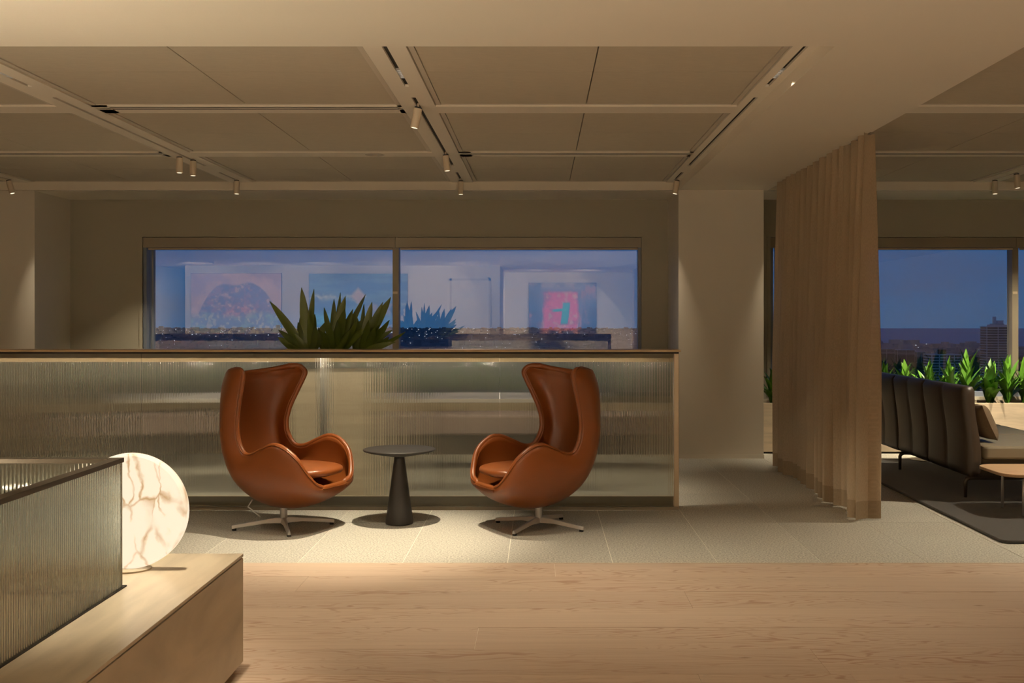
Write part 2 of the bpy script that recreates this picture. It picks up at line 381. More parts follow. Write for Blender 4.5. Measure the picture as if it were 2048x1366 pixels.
# ------------------------------------------------------------------ constants of the room
ZC, ZS = 2.74, 2.665                  # coffered ceiling, lower soffit
YW, YCOL = 11.55, 10.67               # window wall, column fronts
XL, XR, YB = -9.4, 7.8, -6.8

# floor: stone tiles beyond, fir planks in front
floor = box('floor', 'grout', XL, XR, YB, YW+0.3, -0.12, -0.0015, kind=S)
YP = 6.125
tile = None
ys = [YP+0.004+1.2*i for i in range(6)]
for j in range(5):
    y0 = ys[j]; y1 = min(ys[j]+1.2, YW)
    k = 0
    for i in range(-12, 13):
        x0 = -0.185+0.6*i
        if x0 < XL or x0 > XR-0.6: continue
        if x0 < -5.4 : continue
        nm = bx('tile', 'stone', x0+0.0022, x0+0.5978, y0+0.0015, y1-0.0015, -0.012, 0.0, floor)
        nm['kind'] = 'structure'
box('tile_border', 'stone', XL, -0.185-0.6*8-0.42, YP+0.004, YW, -0.012, 0.0, floor)
PW = 0.318
rows = [(0, [1110]), (1, [604]), (2, [1377]), (3, [260]), (4, [953]), (5, [1640]), (6, [1408, -500]), (7, [700])]
y = YP
prow = []
for r in range(12):
    y1 = YP - PW*r; y0 = y1 - PW
    ym = (y0+y1)/2
    cuts = [XL]
    js = dict(rows).get(r, [300+(r*517) % 1500])
    xs = sorted((px-1080)*ym/F0 for px in js)
    allc = []
    for x in xs:
        c = x
        while c > XL+0.3: allc.append(c); c -= 4.2
        c = x+4.2
        while c < XR-0.3: allc.append(c); c += 4.2
    cuts = [XL]+sorted(set(round(c, 3) for c in allc))+[XR]
    for a, b in zip(cuts, cuts[1:]):
        if b-a < 0.2: continue
        nm = bx('plank', 'wood', a+0.0008, b-0.0008, y0+0.0008, y1-0.0008, -0.02, 0.0005+0.0004*((r*7+len(prow)) % 3), floor)
        prow.append(nm)
yy = YP-12*PW
for r in range(int((yy-YB)/PW)):
    y1 = yy-PW*r
    bx('plank', 'wood', XL, XR, y1-PW+0.001, y1-0.001, -0.02, 0.001, floor)
box('wood_edge_strip', 'metalrail', XL, XR, YP-0.002, YP+0.005, -0.01, 0.0015, floor)

# outer shell
wl_ = box('wall_left', 'paint', XL-0.2, XL, YB-0.2, YW+0.3, 0, 3.0, kind=S)
wr_ = box('wall_right', 'paint', XR, XR+0.2, YB-0.2, YW+0.3, 0, 3.0, kind=S)
wbk = MB(); wbk.box(XL, XR, YB-0.2, YB, 0, 3.0); wbk.obj('wall_back', 'paint', kind=S)
# nearer partition on the left that carries two of the pictures, and its return
PBY = -2.9
box('wall_picture_partition', 'paint', -8.65, -0.98, PBY-0.15, PBY, 0, ZS, kind=S)
box('wall_partition_return', 'paint', -1.13, -0.98, YB, PBY-0.15, 0, ZS, kind=S)
box('wall_pier_back', 'paint', 2.45, 3.3, -5.2, -4.6, 0, ZS, kind=S)

# ceiling
ceil = box('ceiling', 'ceil_paint', XL-0.2, XR+0.2, YB-0.2, YW+0.3, 2.86, 3.0, kind=S)
SX0, SX1 = 1.375, 2.265
YN = 5.017
box('soffit', 'ceil_paint', XL, XR, YB, YN, ZS, 2.86, ceil)
box('soffit', 'ceil_paint', SX0, SX1, YN, YW, ZS, 2.86, ceil)
for a, b in ((XL, SX0), (SX1, XR)):
    box('window_bulkhead', 'ceil_paint', a, b, YCOL+0.075, YW+0.3, ZS, 2.86, ceil)
    box('window_bulkhead', 'ceil_paint', a, b, YCOL, YCOL+0.045, ZS, 2.86, ceil)
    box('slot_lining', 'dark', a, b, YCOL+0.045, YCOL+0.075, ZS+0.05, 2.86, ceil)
strips = [(-7.45, -7.23), (-5.26, -5.045), (-3.07, -2.85), (-0.878, -0.664), (1.25, 1.375), (4.30, 4.52), (6.5, 6.72)]
SLOTS = [(5.03, 6.24), (6.55, 9.52), (9.93, 10.48)]
for k, (a, b) in enumerate(strips):
    c = (a+b)/2 if k != 4 else 1.315
    h = 0.013
    m = MB()
    m.box(a, c-h, YN, YCOL, ZC, 2.80); m.box(c+h, b, YN, YCOL, ZC, 2.80)
    prev = YN
    for s0, s1 in SLOTS:
        if s0 > prev: m.box(c-h, c+h, prev, s0, ZC, 2.80)
        prev = s1
    m.box(c-h, c+h, prev, YCOL, ZC, 2.80)
    m.obj('lighting_track_strip', 'ceil_paint', ceil)
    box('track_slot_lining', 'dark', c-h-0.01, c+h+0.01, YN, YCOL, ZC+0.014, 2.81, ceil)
bays = [(XL, -7.45), (-7.23, -5.26), (-5.045, -3.07), (-2.85, -0.878), (-0.664, 1.25), (SX1, 4.30), (4.52, 6.5), (6.72, XR)]
BE = [(6.83, 7.05), (8.74, 8.96)]
ROWS = [(YN, 6.83), (7.05, 8.74), (8.96, YCOL)]
slotted = {(3, 0), (2, 1), (4, 1), (5, 1), (6, 1)}
for bi, (a, b) in enumerate(bays):
    for ei, (y0, y1) in enumerate(BE):
        m = MB()
        if (bi, ei) in slotted:
            m.box(a, b, y0, y0+0.02, ZC, 2.80); m.box(a, b, y0+0.05, y0+0.07, ZC, 2.80); m.box(a, b, y0+0.10, y1, ZC, 2.80)
            m.box(a, a+0.1, y0, y1, ZC, 2.80); m.box(b-0.03, b, y0, y1, ZC, 2.80)
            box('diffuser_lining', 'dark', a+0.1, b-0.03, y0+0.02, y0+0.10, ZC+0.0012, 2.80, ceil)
        else:
            m.box(a, b, y0, y1, ZC, 2.80)
        m.obj('cross_beam', 'ceil_paint', ceil)
    if b-a < 0.5: continue
    for ri, (y0, y1) in enumerate(ROWS):
        # reveal trim round each coffer, then fabric panels
        t = 0.035; m = MB()
        m.box(a+0.006, a+t, y0, y1, ZC+0.008, 2.80); m.box(b-t, b-0.006, y0, y1, ZC+0.008, 2.80)
        m.box(a+t, b-t, y0+0.004, y0+0.014, ZC+0.008, 2.80); m.box(a+t, b-t, y1-0.014, y1-0.004, ZC+0.008, 2.80)
        m.obj('coffer_trim', 'trim', ceil)
        xm = (a+b)/2; ym = (y0+y1)/2
        g = 0.0035
        for xa, xb in ((a+t+0.003, xm-g), (xm+g, b-t-0.003)):
            for ya, yb in ((y0+0.017, ym-0.0015), (ym+0.0015, y1-0.017)):
                if bi in (0, 7): continue
                bx('acoustic_panel', 'fabric_panel', xa, xb, ya, yb, ZC+0.014, 2.79, ceil)

# window wall
def wall_with_window(x0, x1, wx0, wx1, wz0, wz1):
    m = MB()
    m.box(x0, wx0, YW, YW+0.3, 0, ZS); m.box(wx1, x1, YW, YW+0.3, 0, ZS)
    m.box(wx0, wx1, YW, YW+0.3, 0, wz0); m.box(wx0, wx1, YW, YW+0.3, wz1, ZS)
    return m
W1 = (-4.27, 1.09, 0.55, 2.265)     # opening of the middle window
W2 = (2.475, 7.5, 0.55, 2.265)
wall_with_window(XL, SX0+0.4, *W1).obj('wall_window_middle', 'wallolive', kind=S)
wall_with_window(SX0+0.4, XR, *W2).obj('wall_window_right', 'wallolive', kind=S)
bx('column', 'paint', SX0, SX1-0.045, YCOL, YW, 0, ZS, kind=S)
bx('pillar_left', 'paint', XL, -5.045, YCOL+0.06, YW, 0, ZS, kind=S)
bx('baseboard_column', 'paint', SX0-0.004, SX1-0.041, YCOL-0.006, YCOL, 0, 0.04, kind=S)
def window(name, w, mullions, sash):
    x0, x1, z0, z1 = w
    root = empty(name, (0, 0, 0), kind=S)
    # casing band proud of the wall, pelmet box and blind bar
    m = MB(); c = 0.035
    m.box(x0-c, x1+c, YW-0.012, YW+0.02, z1, z1+0.018); m.box(x0-c, x0, YW-0.008, YW+0.02, z0, z1); m.box(x1, x1+c, YW-0.008, YW+0.02, z0, z1)
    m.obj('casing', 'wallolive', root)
    cuts = [x0]+[mu for mu in mullions]+[x1]
    for a, b in zip(cuts, cuts[1:]):
        box('pelmet', 'frame', a+0.002, b-0.002, YW+0.005, YW+0.12, 2.152, z1-0.004, root)
        box('blind_bar', 'blindbar', a+0.05, b-0.03, YW+0.02, YW+0.05, 2.128, 2.148, root, bevel=0.004)
    m = MB(); m.box(x0, x0+0.035, YW+0.02, YW+0.14, z0, z1); m.box(x1-0.035, x1, YW+0.02, YW+0.14, z0, z1); m.box(x0, x1, YW+0.02, YW+0.14, z0, z0+0.05)
    m.box(x0+0.07, x0+0.09, YW+0.08, YW+0.14, z0, z1)
    m.obj('window_frame', 'frame_blue', root)
    for mu in mullions:
        box('mullion', 'frame', mu-0.033, mu+0.033, YW+0.03, YW+0.16, z0, z1, root)
        box('latch', 'metalrail', mu-0.03, mu+0.02, YW+0.022, YW+0.03, 1.655, 1.68, root)
    for a, b in zip(cuts, cuts[1:]):
        box('pane', 'glass', a+0.03, b-0.03, YW+0.10, YW+0.108, z0+0.03, z1-0.1, root)
    return root
window('window_1', W1, [-1.555], 0)
window('window_2', W2, [5.12], 0)

# ------------------------------------------------------------------ door and pictures on the walls behind the camera (seen mirrored in the windows)
dr = empty('door_1', kind=S)
box('door_leaf', 'paint', -2.15, -1.25, PBY, PBY+0.03, 0, 2.3, dr)
m = MB(); m.box(-2.2, -2.15, PBY, PBY+0.045, 0, 2.35); m.box(-1.25, -1.2, PBY, PBY+0.045, 0, 2.35); m.box(-2.2, -1.2, PBY, PBY+0.045, 2.3, 2.35)
m.obj('door_frame', 'trim', dr)
MB().tube([(-1.33, PBY+0.03, 1.0), (-1.33, PBY+0.07, 1.0), (-1.45, PBY+0.07, 1.0)], 0.01).obj('door_handle', 'chrome', dr)

def fbm(nx, ny, seed, scale, octs=5, stretch=(1, 1)):
    rs = np.random.RandomState(seed); out = np.zeros((ny, nx)); amp = 1; tot = 0
    for o in range(octs):
        gx, gy = max(2, int(scale*stretch[0]*2**o)), max(2, int(scale*stretch[1]*2**o))
        g = rs.rand(gy+1, gx+1)
        xs = np.linspace(0, gx-1e-6, nx); ys_ = np.linspace(0, gy-1e-6, ny)
        xi = xs.astype(int); yi = ys_.astype(int); fx = xs-xi; fy = ys_-yi
        fx = fx*fx*(3-2*fx); fy = (fy*fy*(3-2*fy))[:, None]
        a = g[yi][:, xi]*(1-fx)+g[yi][:, xi+1]*fx; b = g[yi+1][:, xi]*(1-fx)+g[yi+1][:, xi+1]*fx
        out += amp*(a*(1-fy)+b*fy); tot += amp; amp *= 0.55
    return out/tot
def lerp(a, b, t):
    return a*(1-t[..., None])+np.array(b)*t[..., None]
def sm(x, a, b):
    t = np.clip((x-a)/(b-a), 0, 1); return t*t*(3-2*t)
NX, NY = 190, 150
UU, VV = np.meshgrid(np.linspace(0, 1, NX), np.linspace(0, 1, NY))   # u right, v up (as seen by a viewer of the picture)
def art1():
    n1, n2, n3 = fbm(NX, NY, 1, 4), fbm(NX, NY, 2, 14, 4), fbm(NX, NY, 3, 30, 3, (1, .6))
    c = np.zeros((NY, NX, 3))+np.array((0.95, 0.66, 0.52)); c = lerp(c, (0.62, 0.42, 0.40), sm(n1, .4, .7))
    u = 1-UU
    dome = 0.93-5.2*(np.abs(u-0.48))**3.0-0.05*n1-0.05*np.exp(-((u-0.50)/0.10)**2)
    d = sm(dome-VV, 0, 0.03)
    c = lerp(c, (0.05, 0.03, 0.05), d*sm(n2, .15, .40)); c = lerp(c, (0.22, 0.12, 0.14), d*sm(n3, .50, .7))
    fl = d*sm(0.62+0.1*n1-VV-np.abs(u-0.45)*0.8, 0, .10)*sm(VV, .30, .40)
    c = lerp(c, (0.60, 0.27, 0.22), fl*sm(n2, .40, .60)); c = lerp(c, (0.90, 0.52, 0.40), fl*sm(n3, .55, .7))
    lo = sm(0.42+0.16*n1-VV, 0, .1)
    c = lerp(c, (0.14, 0.13, 0.15), lo); c = lerp(c, (0.85, 0.80, 0.62), lo*sm(n3, .52, .66)); c = lerp(c, (0.30, 0.36, 0.28), lo*sm(n2, .5, .65)*.8)
    c = lerp(c, (0.95, 0.10, 0.07), sm(0.22-VV, 0, .05)*sm(n2, .5, .62))
    return c
def art2():
    n1, n2, n3 = fbm(NX, NY, 5, 4, 5, (1, 3)), fbm(NX, NY, 6, 14, 4, (1, .6)), fbm(NX, NY, 7, 6, 5, (1, 2))
    u = 1-UU
    c = np.zeros((NY, NX, 3))+np.array((0.03, 0.06, 0.11)); c = lerp(c, (0.10, 0.16, 0.20), sm(n1, .4, .75))
    c = lerp(c, (0.9, 0.95, 0.85), np.exp(-((VV-0.66-0.05*n1)/0.03)**2)*sm(u, .45, .7)*sm(n2, .3, .6))
    c = lerp(c, (0.9, 0.72, 0.55), sm(0.10-np.abs(u-0.5)-0.7*np.abs(VV-0.70), 0, .05))
    c = lerp(c, (0.30, 0.24, 0.20), sm(.45-u, 0, .1)*sm(.62-VV, 0, .05)*sm(n2, .45, .6))
    c = lerp(c, (0.08, 0.22, 0.25), sm(.55-VV, 0, .2)*sm(u, .4, .6)*sm(n3, .4, .6))
    return c
def art3():
    n1, n2, n3 = fbm(NX, NY, 8, 4), fbm(NX, NY, 9, 8, 5, (2, 1)), fbm(NX, NY, 10, 5, 5, (3, 1))
    u = UU
    c = np.zeros((NY, NX, 3))+np.array((0.05, 0.045, 0.07)); c = lerp(c, (0.22, 0.10, 0.09), sm(n3, .45, .65)); c = lerp(c, (0.32, 0.26, 0.24), sm(VV, .85, .95)*sm(n1, .3, .6))
    w = sm(0.24+0.08*n1-np.abs(u-0.47), 0, .06)*sm(VV, .08, .2)*sm(.86-VV, 0, .08)
    c = lerp(c, (0.95, 0.16, 0.22), w*sm(n1, .2, .5)); c = lerp(c, (0.95, 0.50, 0.42), w*sm(n2, .5, .7))
    c = lerp(c, (0.03, 0.22, 0.22), sm(.05+.03*n2-np.abs(u-0.55-0.1*(VV-.5)), 0, .02)*sm(VV, .18, .25)*sm(.66-VV, 0, .05))
    c = lerp(c, (0.04, 0.30, 0.26), sm(.035-np.abs(VV-0.50-0.12*(u-.55)), 0, .02)*sm(u, .32, .38)*sm(.58-u, 0, .03))
    c = lerp(c, (0.03, 0.03, 0.05), sm(np.abs(u-.5)+.12*n2, .36, .42)*sm(n1, .3, .5))
    return c
def picture(name, art, xc, zc, w, h, yw, label):
    # the mirrored view flips the picture; art is laid out along world -X
    root = empty(name, (xc, yw, zc), label=label, cat='painting')
    vs = []; fs = []
    col = art()
    for j in range(NY):
        for i in range(NX):
            vs.append((-w/2+w*i/(NX-1), 0.045, -h/2+h*j/(NY-1)))
    for j in range(NY-1):
        for i in range(NX-1):
            a = j*NX+i; fs.append((a, a+NX, a+NX+1, a+1))
    me = bpy.data.meshes.new('canvas'); me.from_pydata(vs, [], fs)
    ca = me.color_attributes.new('paint', 'FLOAT_COLOR', 'POINT')
    arr = np.ones((NY, NX, 4), np.float32); arr[..., :3] = np.clip(col, 0, 1)
    ca.data.foreach_set('color', arr.reshape(-1)); me.materials.append(M['canvas'])
    o = bpy.data.objects.new('canvas', me); C.objects.link(o); o.parent = root
    box('stretcher_frame', 'darkmetal', -w/2-0.008, w/2+0.008, 0.002, 0.042, -h/2-0.008, h/2+0.008, root)
def mir(px, y):    # world x of a thing at depth y that shows mirrored at pixel px
    return (px-1080)*(2*(YW+0.1)-y)/F0
V = 2*(YW+0.1)-PBY
V2 = 2*(YW+0.1)-YB
picture('abstract_painting', art1, mir(473, PBY), 1.4+(635-622)*V/F0, 180*V/F0, 150*V/F0, PBY, 'large abstract painting of a dark hump over red and pale speckles, mirrored in window')
picture('seascape_painting', art2, mir(717, PBY), 1.4+(635-622)*V/F0, 196*V/F0, 148*V/F0, PBY, 'dark blue seascape painting with a pale peak, mirrored behind the potted plant')
picture('pink_painting', art3, mir(1125, YB), 1.4+(635-619)*V2/F0, 134*V2/F0, 106*V2/F0, YB, 'dark square painting with glowing pink centre and teal shape, mirrored in window')

# ------------------------------------------------------------------ the town and sea outside
GZ = -150.0
gm, gn, gl, gb = mat('distant_ground'); M['ground'] = gm
gz = gn.new('ShaderNodeTexNoise'); gz.inputs['Scale'].default_value = 0.004; gz.inputs['Detail'].default_value = 8
gg = gn.new('ShaderNodeNewGeometry'); gl.new(gg.outputs['Position'], gz.inputs['Vector'])
gr = gn.new('ShaderNodeValToRGB'); gl.new(gz.outputs[0], gr.inputs[0])
gr.color_ramp.elements[0].position = 0.4; gr.color_ramp.elements[0].color = (0.10, 0.12, 0.14, 1)
gr.color_ramp.elements[1].position = 0.65; gr.color_ramp.elements[1].color = (0.30, 0.30, 0.34, 1)
gl.new(gr.outputs[0], gb.inputs['Base Color']); gb.inputs['Roughness'].default_value = 0.9
box('ground', 'ground', -9000, 14000, 40, 15000, GZ-5, GZ, kind=S)
M['sea'] = plain('dusk_sea', (0.03, 0.22, 0.52), 0.35, noise=0.2, nscale=0.002)
MB().add([(0, 0, 0)], []) if False else None
sea = MB(); sea.add([(1500, 5600, GZ+1), (4200, 5600, GZ+1), (9500, 14990, GZ+1), (4000, 14990, GZ+1)], [(0, 1, 2, 3)])
sea.obj('sea', 'sea', kind=S)
rnd = random.Random(4)
M['cityblock'] = plain('city_walls', (0.50, 0.46, 0.46), 0.8, noise=0.6, nscale=0.01)
M['treeline'] = plain('night_trees', (0.03, 0.05, 0.035), 0.95, noise=0.5, nscale=0.05)
cb = MB(); lt = MB()
for i in range(5200):
    Y = 15000/(1+rnd.random()*2.3); 
    px = rnd.uniform(230, 1620); X = (px-1080)*Y/F0
    if rnd.random() < 0.12: X = rnd.uniform(0.30, 0.42)*Y; Y = rnd.uniform(4300, 5500); X = rnd.uniform(0.31, 0.41)*Y
    w, d, h = rnd.uniform(15, 60), rnd.uniform(15, 40), rnd.uniform(8, 22)*(2.2 if rnd.random() < 0.06 else 1)
    cb.box(X, X+w, Y, Y+d, GZ, GZ+h)
    if rnd.random() < 0.16:
        s = rnd.uniform(2.0, 4.5)*Y/7000; lx = X+rnd.uniform(0, w); lz = GZ+rnd.uniform(3, h)
        lt.box(lx, lx+s*1.3, Y-3-s, Y-3, lz, lz+s)
cb.obj('far_city_buildings', 'cityblock', label='distant low city buildings spread out to the horizon', cat='city', kind='stuff')
M['citylight'] = emis('city_lights', (0.9, 0.93, 1.0), 1.0)
lt.obj('far_city_lights', 'citylight', label='tiny street and window lights scattered over the distant city', cat='city lights', kind='stuff')
# near park trees and coast houses seen through the right window
tr = MB()
for i in range(900):
    Y = rnd.uniform(1500, 3800); X = rnd.uniform(0.29, 0.47)*Y; r_ = rnd.uniform(7, 16); h = rnd.uniform(10, 24)
    n = 6; vs = [(X+r_*.6*math.cos(2*PI*k/n), Y+r_*.6*math.sin(2*PI*k/n), GZ) for k in range(n)]+[(X+r_*math.cos(2*PI*k/n), Y+r_*math.sin(2*PI*k/n), GZ+h*.6) for k in range(n)]+[(X, Y, GZ+h)]
    fs = [(k, (k+1) % n, n+(k+1) % n, n+k) for k in range(n)]+[(n+k, n+(k+1) % n, 2*n) for k in range(n)]
    tr.add(vs, fs)
tr.obj('park_trees', 'treeline', label='dark trees of the parkland below the towers', cat='trees', kind='stuff')
M['concrete'] = plain('tower_concrete', (0.66, 0.74, 0.78), 0.7, noise=0.1, nscale=0.3)
M['towerglass'] = plain('tower_dark_glass', (0.025, 0.05, 0.07), 0.2)
M['plantroom'] = plain('tower_plant_room', (0.30, 0.42, 0.52), 0.6)
def tower(name, px0, px1, pyt, Y, nf, fh, label, grid=False):
    x0, x1 = (px0-1080)*Y/F0, (px1-1080)*Y/F0; zt = EYE-(pyt-635)*Y/F0; d = (x1-x0)*0.8
    root = empty(name, ((x0+x1)/2, Y+d/2, GZ), label=label, cat='building')
    w2 = (x1-x0)/2
    def b(nm, m_, a, c, e_, f_, g_, h_): return box(nm, m_, a, c, e_, f_, g_-GZ, h_-GZ, root)
    b('glass_core', 'towerglass', -w2+0.6, w2-0.6, -d/2+0.8, d/2-0.8, GZ, zt-0.4)
    for k in range(nf):
        z = zt-k*fh
        b('floor_slab', 'concrete', -w2, w2, -d/2, d/2, z-0.9, z)
    for k in range(5 if grid else 3):
        xx = -w2+2*w2*(k/(4 if grid else 2)); b('pier', 'concrete', xx-0.35, xx+0.35, -d/2-0.1, -d/2+0.8, GZ, zt)
    return root, b, w2, zt, d
r_, b_, w2, zt, d_ = tower('apartment_tower', 1974, 2019, 653, 1430, 26, 3.4, 'tall banded apartment tower with rooftop plant room, beyond the right window')
b_('parapet', 'concrete', -w2, w2, -d_/2, -d_/2+0.5, zt, zt+2.4)
b_('plant_room', 'plantroom', -w2*0.2, w2*0.6, -d_/2+2, d_/2-4, zt, zt+3.8)
b_('stair_core', 'concrete', -w2*0.1, w2*0.12, -1, 3, zt+3.8, zt+13)
b_('water_tank', 'concrete', w2*0.3, w2*0.8, 0, 6, zt+3.8, zt+8)
r_, b_, w2, zt, d_ = tower('lattice_apartment_block', 1864, 1924, 709, 1200, 14, 3.1, 'lower white-gridded apartment block beyond the right window planter', grid=True)
b_('lift_overrun', 'treeline', -w2*0.2, w2*0.25, 0, 6, zt, zt+5)
for px0, px1, py in ((1757, 1790, 697), (1795, 1830, 700), (1834, 1852, 704)):
    tower('coastal_apartments', px0, px1, py, 3300, 5, 3.6, {697: 'long low apartment slab by the sea, next to the curtain edge', 700: 'middle of three low seaside apartment slabs', 704: 'smallest low seaside apartment slab, nearest the gridded block'}[py])

# ------------------------------------------------------------------ counter with fluted glass screen
def fluted(name, L, H, parent, loc, axis='x', pitch=0.0118, amp=0.0026, seg=8, th=0.009):
    n = max(1, round(L/pitch)); p = L/n; prof = []
    for i in range(n):
        for k in range(seg):
            t = k/seg; prof.append((i*p+t*p, -amp*math.sin(PI*t)))
    prof.append((L, 0.0))
    vs = []; fs = []
    N = len(prof)
    for z in (0, H):
        for x, y in prof: vs.append((x, y, z))
    for i in range(N-1): fs.append((i, i+1, N+i+1, N+i))
    front = len(fs)
    # flat back, ends and caps on vertices of their own, so that the smooth ribs keep level normals
    k = len(vs); back = [(0, th, 0), (L, th, 0), (L, th, H), (0, th, H)]
    vs += back; fs += [(k+1, k, k+3, k+2)]
    c0 = len(vs); vs += [(x, y, 0) for x, y in prof]+[(L, th, 0), (0, th, 0)]; fs.append(tuple(range(c0, c0+N+2))[::-1])
    c0 = len(vs); vs += [(x, y, H) for x, y in prof]+[(L, th, H), (0, th, H)]; fs.append(tuple(range(c0, c0+N+2)))
    c0 = len(vs); vs += [(0, 0, 0), (0, 0, H), (0, th, H), (0, th, 0)]; fs.append((c0, c0+1, c0+2, c0+3))
    c0 = len(vs); vs += [(L, 0, 0), (L, 0, H), (L, th, H), (L, th, 0)]; fs.append((c0+3, c0+2, c0+1, c0))
    if axis == 'y':  # runs away along +Y, ribs toward +X
        vs = [(-y, x, z) for x, y, z in vs]
    me = bpy.data.meshes.new(name); me.from_pydata(vs, [], fs)
    me.polygons.foreach_set('use_smooth', [i < front for i in range(len(fs))])
    me.materials.append(M['fluted'])
    # sharp creases between ribs
    o = bpy.data.objects.new(name, me); C.objects.link(o); o.parent = parent; o.location = loc
    return o
YC = 7.80
ct = empty('reception_counter', (-1.5, YC, 0), label='long low counter with fluted glass front behind the two armchairs', cat='counter')
def cbox(nm, m_, x0, x1, y0, y1, z0, z1, bevel=0): return box(nm, m_, x0+1.5, x1+1.5, y0-YC, y1-YC, z0, z1, ct, bevel=bevel)
cbox('top_slab', 'slab', -5.5, 1.018, YC-0.03, YC+0.20, 1.150, 1.166, bevel=0.002)
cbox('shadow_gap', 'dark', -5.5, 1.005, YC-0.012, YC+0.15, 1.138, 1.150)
cbox('added_strip_baffle', 'slab', -5.5, 1.012, YC+0.185, YC+0.198, 1.070, 1.150)  # added lip that keeps the light strip out of the window reflection
cbox('top_rail', 'metalrail', -5.5, 0.975, YC+0.02, YC+0.06, 1.105, 1.138)
cbox('bottom_rail', 'metalrail', -5.5, 0.975, YC+0.02, YC+0.06, 0.03, 0.10)
cbox('plinth', 'frame', -5.5, 1.005, YC+0.01, YC+0.08, 0.0, 0.03)
cbox('end_post', 'metalrail', 0.972, 1.006, YC-0.008, YC+0.045, 0.028, 1.138, bevel=0.003)
cbox('middle_post', 'whitetop', -1.625, -1.565, YC+0.10, YC+0.15, 0.03, 1.115, bevel=0.006)
cbox('end_panel', 'slab', 1.000, 1.014, YC+0.045, YC+0.19, 0.0, 1.150)
xs = [-5.49, -4.19, -2.89, -1.59, -0.29, 0.97]
for a, b in zip(xs, xs[1:]):
    fluted('fluted_glass_panel', b-a-0.003, 1.11, ct, (a+1.5, -0.006, 0.028))
# cabinet with trough of plants behind the counter
cab = empty('planter_cabinet', (-1.6, 8.45, 0), label='beige cabinet with dark planting trough standing behind the counter', cat='cabinet')
box('cabinet_body', 'travface', -0.38, 0.36, -0.25, 0.30, 0.0, 1.012, cab, bevel=0.003)
box('trough', 'dark', -0.38, 0.36, -0.25, 0.30, 1.014, 1.095, cab)
box('soil', 'soil', -0.37, 0.35, -0.24, 0.29, 1.09, 1.10, cab)

def leaf_mesh(base, tip, width, sag=0.15, seg=8, twist=0.0, face=None):
    base = Vector(base); tip = Vector(tip); d = tip-base; L = d.length
    up = Vector((0, 0, 1))
    side = d.cross(up)
    if side.length < 0.05*L: side = Vector((1, 0, 0))
    side.normalize()
    if face is not None:
        side = (d.cross(Vector(face))).normalized()
    out = side.cross(d).normalized()
    if out.z < 0: out = -out
    vs = []
    for i in range(seg+1):
        t = i/seg
        # leaf rises then arches: quadratic offset upwards
        p = base + d*t + out*(sag*L*4*t*(1-t)*0.5)
        w = width*0.5*(math.sin(PI*min(1, 0.12+t*0.88))**0.75)*(1 if t < 0.999 else 0) + 0.0015
        if t < 0.15: w *= 0.55+3*t
        sd = (side*math.cos(twist*t)+out*math.sin(twist*t))
        fold = out*(w*0.35)
        vs += [p-sd*w+fold, p, p+sd*w+fold]
    fs = []
    for i in range(seg):
        a = i*3; fs += [(a, a+1, a+4, a+3), (a+1, a+2, a+5, a+4)]
    return vs, fs
def leaf_obj(root, base, tip, width, sag, m_, twist=0.0, face=None):
    vs, fs = leaf_mesh(base, tip, width, sag, twist=twist, face=face)
    mb = MB(); mb.add(vs, fs); me = mb.mesh('leaf'); me.materials.append(M[m_]); me.polygons.foreach_set('use_smooth', [True]*len(me.polygons))
    o = bpy.data.objects.new('leaf', me); C.objects.link(o); o.parent = root
    return o
def px3(px, py, Y): return Vector(((px-1080)*Y/F0, Y, EYE-(py-635)*Y/F0))
rnd = random.Random(7)
pots = {
 'left': ((-1.80, 8.40, 1.09), [((603, 575), 8.35, .080, .05), ((628, 578), 8.45, .055, .02), ((539, 602), 8.30, .075, .10), ((557, 660), 8.25, .06, .2), ((569, 648), 8.5, .04, .2), ((603, 623), 8.5, .05, .05), ((590, 668), 8.35, .05, .25), ((655, 640), 8.5, .05, .1), ((575, 688), 8.3, .04, .3), ((618, 630), 8.3, .05, .05)],
          'broad-leaved plant with the tallest leaf, leftmost of the three in the trough'),
 'mid': ((-1.62, 8.42, 1.09), [((690, 617), 8.30, .085, .03), ((691, 592), 8.45, .085, .02), ((668, 598), 8.5, .055, .03), ((681, 585), 8.55, .04, .0), ((648, 615), 8.5, .05, .05), ((731, 589), 8.40, .05, .05), ((706, 618), 8.35, .075, .03), ((715, 640), 8.25, .06, .2), ((660, 650), 8.3, .06, .0), ((640, 660), 8.3, .05, .2), ((700, 660), 8.25, .06, .1), ((675, 640), 8.25, .07, .0)],
         'broad-leaved plant in the middle of the trough behind the counter'),
 'right': ((-1.42, 8.44, 1.09), [((744, 604), 8.45, .075, .03), ((766, 604), 8.40, .075, .05), ((782, 594), 8.38, .085, .08), ((811, 664), 8.35, .035, .45), ((778, 674), 8.25, .06, .3), ((791, 684), 8.30, .06, .35), ((779, 640), 8.35, .06, .2), ((770, 650), 8.2, .06, .2), ((728, 608), 8.5, .045, .0), ((712, 630), 8.35, .07, .0), ((738, 640), 8.25, .07, .1), ((750, 655), 8.2, .07, .15), ((785, 660), 8.4, .05, .3)],
           'broad-leaved plant spreading toward the window mullion, rightmost in the trough'),
}
